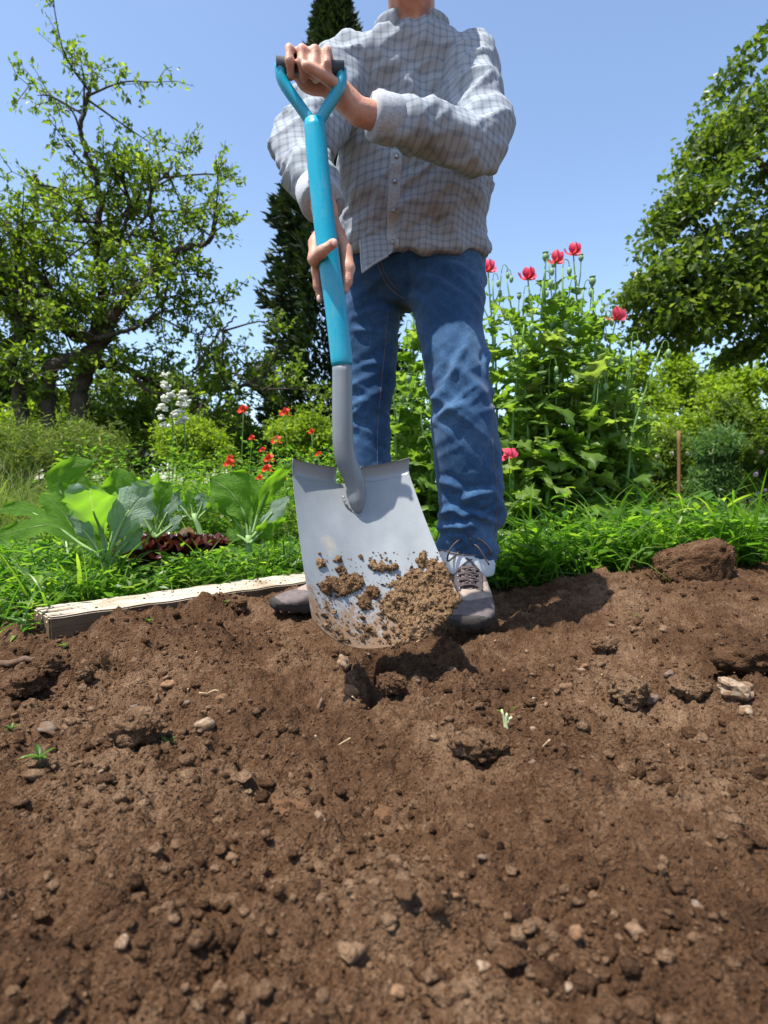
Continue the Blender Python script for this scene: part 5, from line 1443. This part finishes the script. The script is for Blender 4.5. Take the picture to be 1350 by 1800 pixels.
# two drooping side shoots reaching right of the clump
for px, Y, tx, ty, lb in ((1075, 2.6, 1160, 615, 'poppy shoot arching out to the side with a few hanging leaves'), (1080, 2.75, 1110, 600, 'short poppy shoot with a bud beside the arching shoot'), (1090, 2.7, 1115, 700, 'low broad-leaved poppy at the end of the clump')):
    poppy(px, Y, tx, ty, lb, 'bud', 9, 'tall poppies in the clump', 0, .17)
# red flower low in the clump
b = W(893, 880, 2.45); b[2] = -.03
root = thing('poppy_plant', 'low poppy with a dark red flower in the shade beside the jeans leg', 'poppy', tuple(b)); t = W(895, 802, 2.45) - b
mbs = MB(); mbs.add(*tube(cr([(0, 0, 0), t * .5 + (.01, 0, 0), t], 10), .003, 6)); link('stem', mbs.mesh('stem'), M['stem_poppy'], root); flower(root, t, (.2, -.8, .4), PET, .035, 5)
for k in range(4): put('leaf', PLM[k % 4], root, t * (.15 + .18 * k), orient((math.cos(k * 2.1), math.sin(k * 2.1), .5)), .10)

# ---- red corn poppies left
RP = [(428, 722, 5.0), (502, 727, 4.6), (487, 776, 4.4), (404, 816, 3.6), (470, 826, 3.4), (474, 808, 3.5), (443, 771, 4.6), (457, 841, 3.3), (500, 842, 3.3), (523, 836, 3.5), (560, 800, 3.8), (433, 836, 3.5), (405, 806, 3.9), (548, 760, 4.3), (462, 792, 4.0)]
nm2 = ['red corn poppy on the tallest stem, seen against the sky', 'red corn poppy in front of the conifer foot', 'red corn poppy above the pair of blooms near the cabbage', 'red corn poppy standing apart over the second cabbage', 'round open red corn poppy, lower bloom of a pair', 'red corn poppy, upper bloom of a pair']
for k, (px, py, Y) in enumerate(RP):
    t = W(px, py, Y); b = np.array((t[0] + RNG.uniform(-.05, .05), Y, GZ))
    root = thing('corn_poppy', nm2[k] if k < len(nm2) else 'small red corn poppy on a thin stem in the flower strip', 'poppy', tuple(b), None if k < len(nm2) else 'small red corn poppies')
    P = cr([b - b, (t - b) * .5 + RNG.normal(0, .03, 3), t - b], 12); mbs = MB(); mbs.add(*tube(P, .0028, 5)); link('stem', mbs.mesh('stem'), M['stem_poppy'], root)
    flower(root, P[-1], (RNG.uniform(-.3, .3), -.7, .5), PETR, .026 * Y / 3.6 * (1.3 if k < 6 else .8), 4)
    for q in range(5):
        a = q * 2.2; put('leaf', PLM[q % 4], root, P[2 + q], orient((math.cos(a), math.sin(a), .8)), .09)
# ---- white flowering spires
for k, (px, py0, py1, Y, lb) in enumerate([(295, 665, 745, 4.7, 'white flowered spire, the taller of two'), (317, 690, 742, 4.8, 'white flowered spire, the shorter of two')]):
    b = W(px, 850, Y); b[2] = GZ; root = thing('white_flower', lb, 'flower', tuple(b), 'white flowered spires')
    t = W(px + 4, py0, Y) - b; P = cr([b - b, t * .5 + (.03, 0, 0), t], 14); mbs = MB(); mbs.add(*tube(P, .005, 6)); link('stem', mbs.mesh('stem'), M['stem_poppy'], root)
    for q in range(11):
        c = W(px + RNG.uniform(-14, 14), py0 + (py1 - py0) * (q / 10) + RNG.uniform(-4, 4), Y - .03) - b; mbf = MB()
        for _ in range(16): mbf.add(*ball(c + RNG.normal(0, .016, 3) * (1, .6, .6), RNG.uniform(.009, .017), 1, (1, 1, .7)))
        link('blossom', mbf.mesh('blossom', False), M['petal_white'], root)
    for q in range(6): put('leaf', PLM[q % 4], root, P[2 + q], orient((math.cos(q * 2.3), math.sin(q * 2.3), .6)), .16)

# ---- cabbages
def big_leaf(spine, wpx, Y, roll, par, base, tipw=.25, cup=.25, wave=.10, seed=0, peak=.62):
    sp_ = np.array([W(*(p_ if len(p_) == 3 else (p_[0], p_[1], Y))) for p_ in spine]); nv_, nu_ = 26, 13
    S = cr(sp_, nv_); T = np.gradient(S, axis=0); T /= np.linalg.norm(T, axis=1)[:, None]
    view = (S - np.array((0, 0, CAM_H))); view /= np.linalg.norm(view, axis=1)[:, None]
    side = np.cross(T, view); side /= np.linalg.norm(side, axis=1)[:, None]
    nrm = np.cross(side, T)
    cw, sw = math.cos(roll), math.sin(roll)
    A = side * cw + nrm * sw; N = -side * sw + nrm * cw
    wm = wpx * Y / F_PX / 2 * .92
    V, uv_ = [], []
    for iv in range(nv_):
        v = iv / (nv_ - 1)
        pr = np.interp(v, [0, .16, .30, .45, peak, .82, .94, 1], [.06, .08, .34, .78, 1, .80, .42, .04])
        for iu in range(nu_):
            u = iu / (nu_ - 1) * 2 - 1
            lob = 1 + (.05 * math.sin(v * 71 + seed * 3) + .11 * math.sin(v * 21 + seed * 1.3 + (1 if u > 0 else 0)) + .06 * math.sin(v * 43 + seed)) * abs(u)**3
            wv = wave * 2.4 * wm * abs(u)**2 * math.sin(v * 15 + seed * 2 + (1.7 if u > 0 else 0)) + .05 * wm * math.sin(u * 7 + seed) * math.sin(v * 24 + seed) + .07 * wm * math.cos(u * 3.1)
            V.append(S[iv] + A[iv] * u * wm * pr * lob + N[iv] * (cup * wm * u * u * pr + wv)); uv_.append((iu / (nu_ - 1), v))
    V = np.array(V); Gf = grid(0, nu_, nv_)
    fn = np.cross(V[Gf[:, 1]] - V[Gf[:, 0]], V[Gf[:, 3]] - V[Gf[:, 0]]).sum(0)
    toward = np.dot(fn, -view.mean(0)) > 0
    if toward == (roll > 2): Gf = Gf[:, ::-1]          # glaucous upper side away from us where the underside shows
    o = link('leaf', mesh_np('cabbage_leaf', V - base, [Gf], True, uv_), M['cabbage'], par)
    k_ = 15; rib = S[:k_] - base
    mbr = MB(); mbr.add(*tube(rib, np.linspace(.0075, .0025, k_), 7)); link('leaf_stalk', mbr.mesh('leaf_stalk'), M['cab_stem'], o)
def cabbage(bpx, Y, lb, ls):
    b = W(bpx, 900, Y); b[2] = -.01
    root = thing('cabbage_plant', lb, 'cabbage', tuple(b), None)
    top = W(*ls[0][0][0], Y) if len(ls[0][0][0]) == 2 else W(*ls[0][0][0])
    mbs = MB(); mbs.add(*tube(cr([(0, 0, -.02), (top - b) * .5, (top - b) + (0, 0, .02)], 8), np.linspace(.017, .012, 8), 10)); link('stem', mbs.mesh('stem'), M['cab_stem'], root)
    for k, (spn, wpx, dY, roll, cup) in enumerate(ls): big_leaf(spn, wpx, Y + dY, roll, root, b, cup=cup, seed=k + bpx)
cabbage(188, 1.86, 'large cabbage plant with big glaucous leaves behind the board', [
    ([(186, 985), (140, 955), (95, 925), (45, 930), (-8, 945)], 48, .0, 2.6, .25), ([(184, 975), (135, 935), (105, 895), (72, 868)], 52, .05, 2.9, .3), ([(186, 970), (130, 905), (104, 855), (120, 825), (166, 812)], 46, .12, 3.3, .2),
    ([(186, 975, 1.86), (176, 930, 1.86), (166, 905, 1.80), (160, 880, 1.74), (158, 862, 1.68)], 92, 0, .1, .5), ([(190, 975), (204, 915), (214, 860), (205, 822)], 70, .12, 3.2, .2), ([(190, 985), (203, 945), (222, 905), (246, 875), (271, 855)], 82, -.06, .35, .2),
    ([(194, 990), (222, 955), (248, 928)], 46, -.02, .6, .5), ([(186, 985), (150, 935), (118, 905)], 34, -.04, .5, .3), ([(186, 985), (165, 955), (142, 930)], 44, .03, 3.0, .3), ([(190, 980), (170, 880), (140, 850), (128, 858)], 40, .18, 3.3, .3), ([(180, 975), (100, 925), (40, 895), (-5, 900)], 34, .14, 2.6, .3)])
cabbage(272, 2.15, 'small cabbage plant behind the red lettuce', [([(272, 945), (278, 900), (285, 865), (280, 845)], 44, 0, 3.1, .2), ([(270, 940), (262, 900), (266, 860), (277, 825)], 26, .05, 2.2, .3), ([(274, 940), (292, 905), (315, 860)], 26, 0, .5, .3), ([(272, 945), (255, 915), (240, 890)], 30, -.02, .4, .3), ([(274, 945), (300, 925), (318, 905)], 26, -.02, .6, .3)])
cabbage(435, 2.15, 'cabbage plant with upright backlit leaves beside the shovel', [([(437, 950), (430, 905), (405, 865), (368, 842)], 72, 0, 3.1, .2), ([(440, 945), (442, 895), (432, 855), (405, 830)], 52, .1, 3.3, .2), ([(432, 945), (405, 905), (362, 876)], 30, .02, 2.4, .3), ([(444, 940), (458, 890), (480, 848), (515, 815)], 34, -.03, 2.7, .35), ([(444, 945), (475, 905), (508, 872)], 36, -.05, .6, .3), ([(440, 955), (462, 935), (478, 942)], 44, -.05, 2.9, .3), ([(442, 950), (470, 925), (505, 905)], 30, .05, 2.6, .3), ([(438, 955), (415, 940), (400, 945)], 34, -.02, 2.8, .3)])
cabbage(372, 2.75, 'far cabbage plant in the vegetable row, half hidden by weeds', [([(340, 910), (335, 885), (330, 862)], 26, 0, 3.0, .2), ([(345, 910), (355, 885), (350, 866)], 30, 0, .3, .2), ([(345, 915), (370, 890), (380, 885)], 26, 0, 2.7, .2), ([(338, 915), (318, 890), (310, 885)], 24, 0, .4, .2)])
# red lettuce
def lettuce(px, py, Y, rpx, nl, lb, seed):
    b = W(px, py, Y); b[2] = .04; root = thing('lettuce', lb, 'lettuce', tuple(b)); rng = np.random.default_rng(seed); R0 = rpx * Y / F_PX
    for k in range(nl):
        a = k * 2.39; el = .25 + .9 * k / nl; L = R0 * rng.uniform(.75, 1.1) * (1.1 - .45 * k / nl)
        V, uv_ = [], []; nu_, nv_ = 21, 9
        for iv in range(nv_):
            v = iv / (nv_ - 1); wv = .55 * v**.6 * (1 if v < .95 else .9)
            for iu in range(nu_):
                u = iu / (nu_ - 1) * 2 - 1
                fr = .085 * v**2 * math.sin(u * 13 + k) + .05 * v**3 * math.sin(u * 27 + k * 2) - .25 * v**4
                V.append((u * wv * 1.15, v * (1 - .30 * abs(u)**2.5), .30 * v * v + .15 * u * u * v + fr)); uv_.append((iu / 20, v))
        me = mesh_np('lettuce_leaf', V, [grid(0, nu_, nv_)], True, uv_); me.materials.append(M['lettuce'])
        put('leaf', me, root, (0, 0, .01), orient((math.cos(a) * math.cos(el), math.sin(a) * math.cos(el), math.sin(el))), L)
lettuce(240, 985, 2.10, 70, 18, 'dark red frilly lettuce beside the large cabbage', 1)
lettuce(298, 965, 2.22, 84, 22, 'dark red frilly lettuce, the bigger of two, between the cabbages', 2)
lettuce(348, 950, 2.35, 66, 16, 'bronze red lettuce at the end of the lettuce row', 3)

# ---- weeds and grass: nobody could count these
def board_side(x, y): return (x - bc[0]) * bn[0] + (y - bc[1]) * bn[1]
LET = [(W(p_, 980, q_)[0], q_) for p_, q_ in ((240, 2.05), (298, 2.15), (348, 2.28), (270, 1.98), (320, 2.05))]
def in_left(x, y):
    k = (board_side(x, y) > .10) & (x < .10) & (y < 3.3)
    for a_, b_ in LET: k &= ((x - a_)**2 + (y - b_)**2 > .13**2) | (vnoise(x * 60, y * 60, seed=4) > .75)
    return k
def in_right(x, y): return (y > 1.86 + .10 * vnoise(x * 4, x * 0, seed=77) + .06 * np.exp(-((x - .9) / .3)**2)) & (x > -.05)
def clump(x, y): return fbm(x * 3.5, y * 3.5, seed=88, octv=3)
def scatter(n, x0, x1, y0, y1, cond, rng):
    x = rng.uniform(x0, x1, n); y = rng.uniform(y0, y1, n); k = cond(x, y) & (clump(x, y) > rng.uniform(-.75, .15, n)); return x[k], y[k]
rg = np.random.default_rng(55)
def gz(x, y): return np.maximum(soil_macro(x, y) - .01, GZ) * (y < 2.5) + np.where(y >= 2.5, GZ, 0)
mb = MB()
x, y = scatter(9500, -2.3, .1, 1.4, 3.3, in_left, rg)
x2, y2 = scatter(6500, -.05, 2.3, 1.8, 3.0, in_right, rg); x, y = np.concatenate([x, x2]), np.concatenate([y, y2])
n = len(x); D = np.stack([rg.normal(0, .35, n), rg.normal(0, .35, n), np.ones(n)], -1)
L = rg.uniform(.05, .22, n) * np.where(x > .1, 1.45, 1.0) * (1 + .9 * clump(x, y))
mb.add(*blades(np.stack([x, y, gz(x, y)], -1), D, L, rg.uniform(.005, .011, n), rg.uniform(.1, 1.0, n)))
tag(link('grass', mb.mesh('grass'), M['grass']), 'bright green grass growing along the edge of the bed', 'grass', kind='stuff')
# taller broad blades right and some left
mb = MB()
x, y = scatter(1700, .26, 2.1, 1.95, 2.9, in_right, rg); x2, y2 = scatter(700, -1.9, .0, 1.6, 2.9, in_left, rg)
nr = len(x); x, y = np.concatenate([x, x2]), np.concatenate([y, y2]); n = len(x)
L = np.concatenate([rg.uniform(.16, .50, nr)**1.0, rg.uniform(.10, .28, n - nr)])
D = np.stack([rg.normal(0, .28, n), rg.normal(0, .28, n), np.ones(n)], -1)
mb.add(*blades(np.stack([x, y, gz(x, y)], -1), D, L, rg.uniform(.009, .019, n), rg.uniform(.2, 1.0, n), 7))
tag(link('tall_grass', mb.mesh('tall_grass'), M['grass']), 'tall broad grass blades arching over the weeds', 'grass', kind='stuff')
# low leafy weeds
def weed_patch(x, y, h, ls, nl, rng):
    n = len(x); k = np.repeat(np.arange(n), nl)
    a = rng.uniform(0, 2 * np.pi, len(k)); zz = rng.uniform(.1, 1, len(k)) * h[k]
    P = np.stack([x[k] + rng.normal(0, .02, len(k)), y[k] + rng.normal(0, .02, len(k)), gz(x[k], y[k]) + zz], -1)
    D = np.stack([np.cos(a), np.sin(a), rng.uniform(-.3, .7, len(k))], -1)
    s_ = ls[k] * rng.uniform(.6, 1.2, len(k))
    return leaves(P, D, np.tile((0, 0, 1.), (len(k), 1)) + rdir(len(k), rng) * .5, s_, s_ * rng.uniform(.35, .6, len(k)))
mb = MB()
x, y = scatter(4600, -2.2, .1, 1.4, 3.2, in_left, rg); mb.add(*weed_patch(x, y, rg.uniform(.03, .13, len(x)) * (1 + .9 * clump(x, y)), rg.uniform(.022, .055, len(x)), 7, rg))
x, y = scatter(3000, -.05, 2.2, 1.85, 3.0, in_right, rg); mb.add(*weed_patch(x, y, rg.uniform(.04, .19, len(x)) * (1 + .9 * clump(x, y)), rg.uniform(.03, .075, len(x)), 7, rg))
tag(link('ground_cover', mb.mesh('ground_cover', False), M['weed']), 'low leafy green weeds covering the ground around the bed', 'weeds', kind='stuff')
# meadow left and behind, flower strip, lawn
mb = MB()
x = rg.uniform(-4.6, .2, 12000); y = rg.uniform(3.2, 5.6, 12000); n = len(x)
D = np.stack([rg.normal(0, .3, n), rg.normal(0, .3, n), np.ones(n)], -1)
mb.add(*blades(np.stack([x, y, np.full(n, GZ)], -1), D, rg.uniform(.25, .75, n) * np.interp(x / y, [-.7, -.35, -.2, 0], [1.25, 1.0, .9, .9]), rg.uniform(.003, .008, n), rg.uniform(.1, .8, n), 4))
tag(link('meadow', mb.mesh('meadow'), M['meadow']), 'tall wispy yellow-green meadow grass behind the vegetables', 'meadow', kind='stuff')
mb = MB()
x = rg.uniform(-1.9, .15, 3800); y = rg.uniform(3.1, 5.0, 3800)
mb.add(*weed_patch(x, y, (rg.uniform(.15, .62, len(x)) * (1 + .5 * clump(x, y))), rg.uniform(.02, .05, len(x)), 12, rg))
tag(link('flower_strip', mb.mesh('flower_strip', False), M['weed']), 'dense leafy growth between the red corn poppies', 'plants', kind='stuff')
mb = MB()
x = rg.uniform(-1, 9, 16000); y = 2.9 * np.exp(rg.uniform(0, 1, 16000) * math.log(11 / 2.9)); k = x < .75 * y + .5; x, y = x[k], y[k]; n = len(x)
D = np.stack([rg.normal(0, .4, n), rg.normal(0, .4, n), np.ones(n)], -1)
mb.add(*blades(np.stack([x, y, np.full(n, GZ)], -1), D, rg.uniform(.04, .12, n) * (1 + y / 12), rg.uniform(.004, .008, n) * (.6 + y / 6), rg.uniform(.1, .7, n), 3))
tag(link('lawn_grass', mb.mesh('lawn_grass'), M['lawn']), 'short dry lawn grass beyond the weeds', 'lawn', kind='stuff')
# dark undergrowth inside the poppy clump
mb = MB(); x = rg.uniform(.0, 1.25, 1500); y = rg.uniform(2.55, 3.4, 1500)
mb.add(*weed_patch(x, y, rg.uniform(.1, .45, len(x)), rg.uniform(.04, .09, len(x)), 9, rg))
tag(link('undergrowth', mb.mesh('undergrowth', False), M['leaf_mid']), 'leafy undergrowth at the foot of the poppies', 'undergrowth', kind='stuff')

# ---- single weeds with leaves one can tell apart
LANC = []
for k in range(3):
    V = []
    for iv in range(8):
        v = iv / 7; wv = .16 * math.sin(math.pi * min(.985, v * .93 + .05))
        for iu in range(5):
            u = iu / 4 * 2 - 1; V.append((u * wv, v, -(.25 + .2 * k) * v * v + .06 * u * u))
    me = mesh_np('weed_leaf', V, [grid(0, 5, 8)]); me.materials.append(M['weed']); LANC.append(me)
def weed(px, py, Y, h, nl, ll, lb, group=None, seed=0):
    rng = np.random.default_rng(seed); b = W(px, py, Y); b[2] = float(gz(b[:1], b[1:2])[0]); root = thing('weed', lb, 'weed', tuple(b), group)
    P = cr([(0, 0, -.01), (rng.normal(0, .01), rng.normal(0, .01), h * .5), (rng.normal(0, .02), rng.normal(0, .02), h)], 10)
    mbs = MB(); mbs.add(*tube(P, np.linspace(.003, .0015, 10), 6)); link('stem', mbs.mesh('stem'), M['stem_poppy'], root)
    for k in range(nl):
        a = k * 2.4 + seed; el = rng.uniform(.1, .8); put('leaf', LANC[k % 3], root, P[min(9, 2 + int(8 * k / nl))], orient((math.cos(a) * math.cos(el), math.sin(a) * math.cos(el), math.sin(el))), ll * rng.uniform(.7, 1.1) * (1.1 - .4 * k / nl))
weed(60, 1010, 1.80, .17, 12, .085, 'dark green weed with lance-shaped leaves before the large cabbage', seed=1)
weed(20, 1000, 1.86, .13, 10, .08, 'lower lance-leaved weed at the cabbage side', seed=2)
weed(335, 1008, 2.03, .075, 8, .05, 'young weed with round-tipped leaves at the far board edge', seed=3)
weed(292, 1002, 2.05, .09, 6, .06, 'arching young weed in front of the red lettuce', seed=4)
weed(58, 1090, 1.40, .075, 10, .055, 'leafy weed sprawling over the notched board end', seed=5)
weed(30, 1110, 1.36, .05, 9, .045, 'small weed at the bed corner below the board end', seed=6)
weed(992, 960, 2.15, .30, 14, .085, 'tall weed with long pointed leaves in front of the poppies', seed=7)
weed(1230, 990, 2.05, .20, 12, .10, 'broad dark weed behind the big block of earth', seed=8)
weed(1290, 1000, 1.98, .22, 12, .11, 'bushy dark weed right of the big block of earth', seed=9)
weed(940, 1000, 1.98, .13, 12, .06, 'shaded weed beside the forward boot', seed=10)
weed(1080, 990, 2.0, .15, 12, .07, 'leafy weed left of the big block of earth', seed=11)
# seedlings in the soil
def sprout(px, py, s, lb, seed, mat=None):
    q = on_soil(px, py); root = thing('seedling', lb, 'seedling', tuple(q)); rng = np.random.default_rng(seed)
    P = np.array([(0, 0, -.004), (.001, 0, s * .4), (0, 0, s * .6)]); mbs = MB(); mbs.add(*tube(P, .0012, 5)); link('stem', mbs.mesh('stem'), M['stem_poppy'], root)
    for k in range(5):
        a = k * 1.26 + seed; put('leaf', LANC[k % 3], root, P[-1], orient((math.cos(a), math.sin(a) * .7 - .2, .7)), s * rng.uniform(.7, 1.1))
sprout(295, 1297, .016, 'red-stemmed green sprout beside the broad clod', 1); sprout(28, 1192, .022, 'green seedling at the left of the dark wide clod', 2); sprout(112, 1160, .013, 'tiny green seedling below the board', 3)
sprout(1119, 1072, .010, 'green speck of a seedling on the soil bank', 4); sprout(262, 1096, .013, 'tiny seedling right before the board', 5); sprout(398, 1055, .014, 'small seedling in front of the board near the boot toe', 6); sprout(70, 1346, .022, 'bright green seedling in the front soil', 7); sprout(20, 1262, .012, 'small green shoot by the grey stone flake', 8)
q = on_soil(890, 1272); root = thing('cut_stalk', 'white cut stalk with green tip standing in the soil', 'stalk', tuple(q)); mbs = MB()
M['stalk'] = plain('white_stalk', (.62, .64, .42), (.42, .52, .18), 60, .5)
for k in range(3): mbs.add(*tube(cr([(0, 0, -.005), (.003 * (k - 1), 0, .018), (.008 * (k - 1), -.003, .036 - .006 * k)], 6), np.linspace(.0032, .0016, 6), 6))
link('stem', mbs.mesh('stem'), M['stalk'], root); put('leaf', LANC[0], root, (.006, 0, .032), orient((.5, -.2, .8)), .014); put('leaf', LANC[1], root, (-.006, 0, .03), orient((-.6, -.2, .7)), .012)
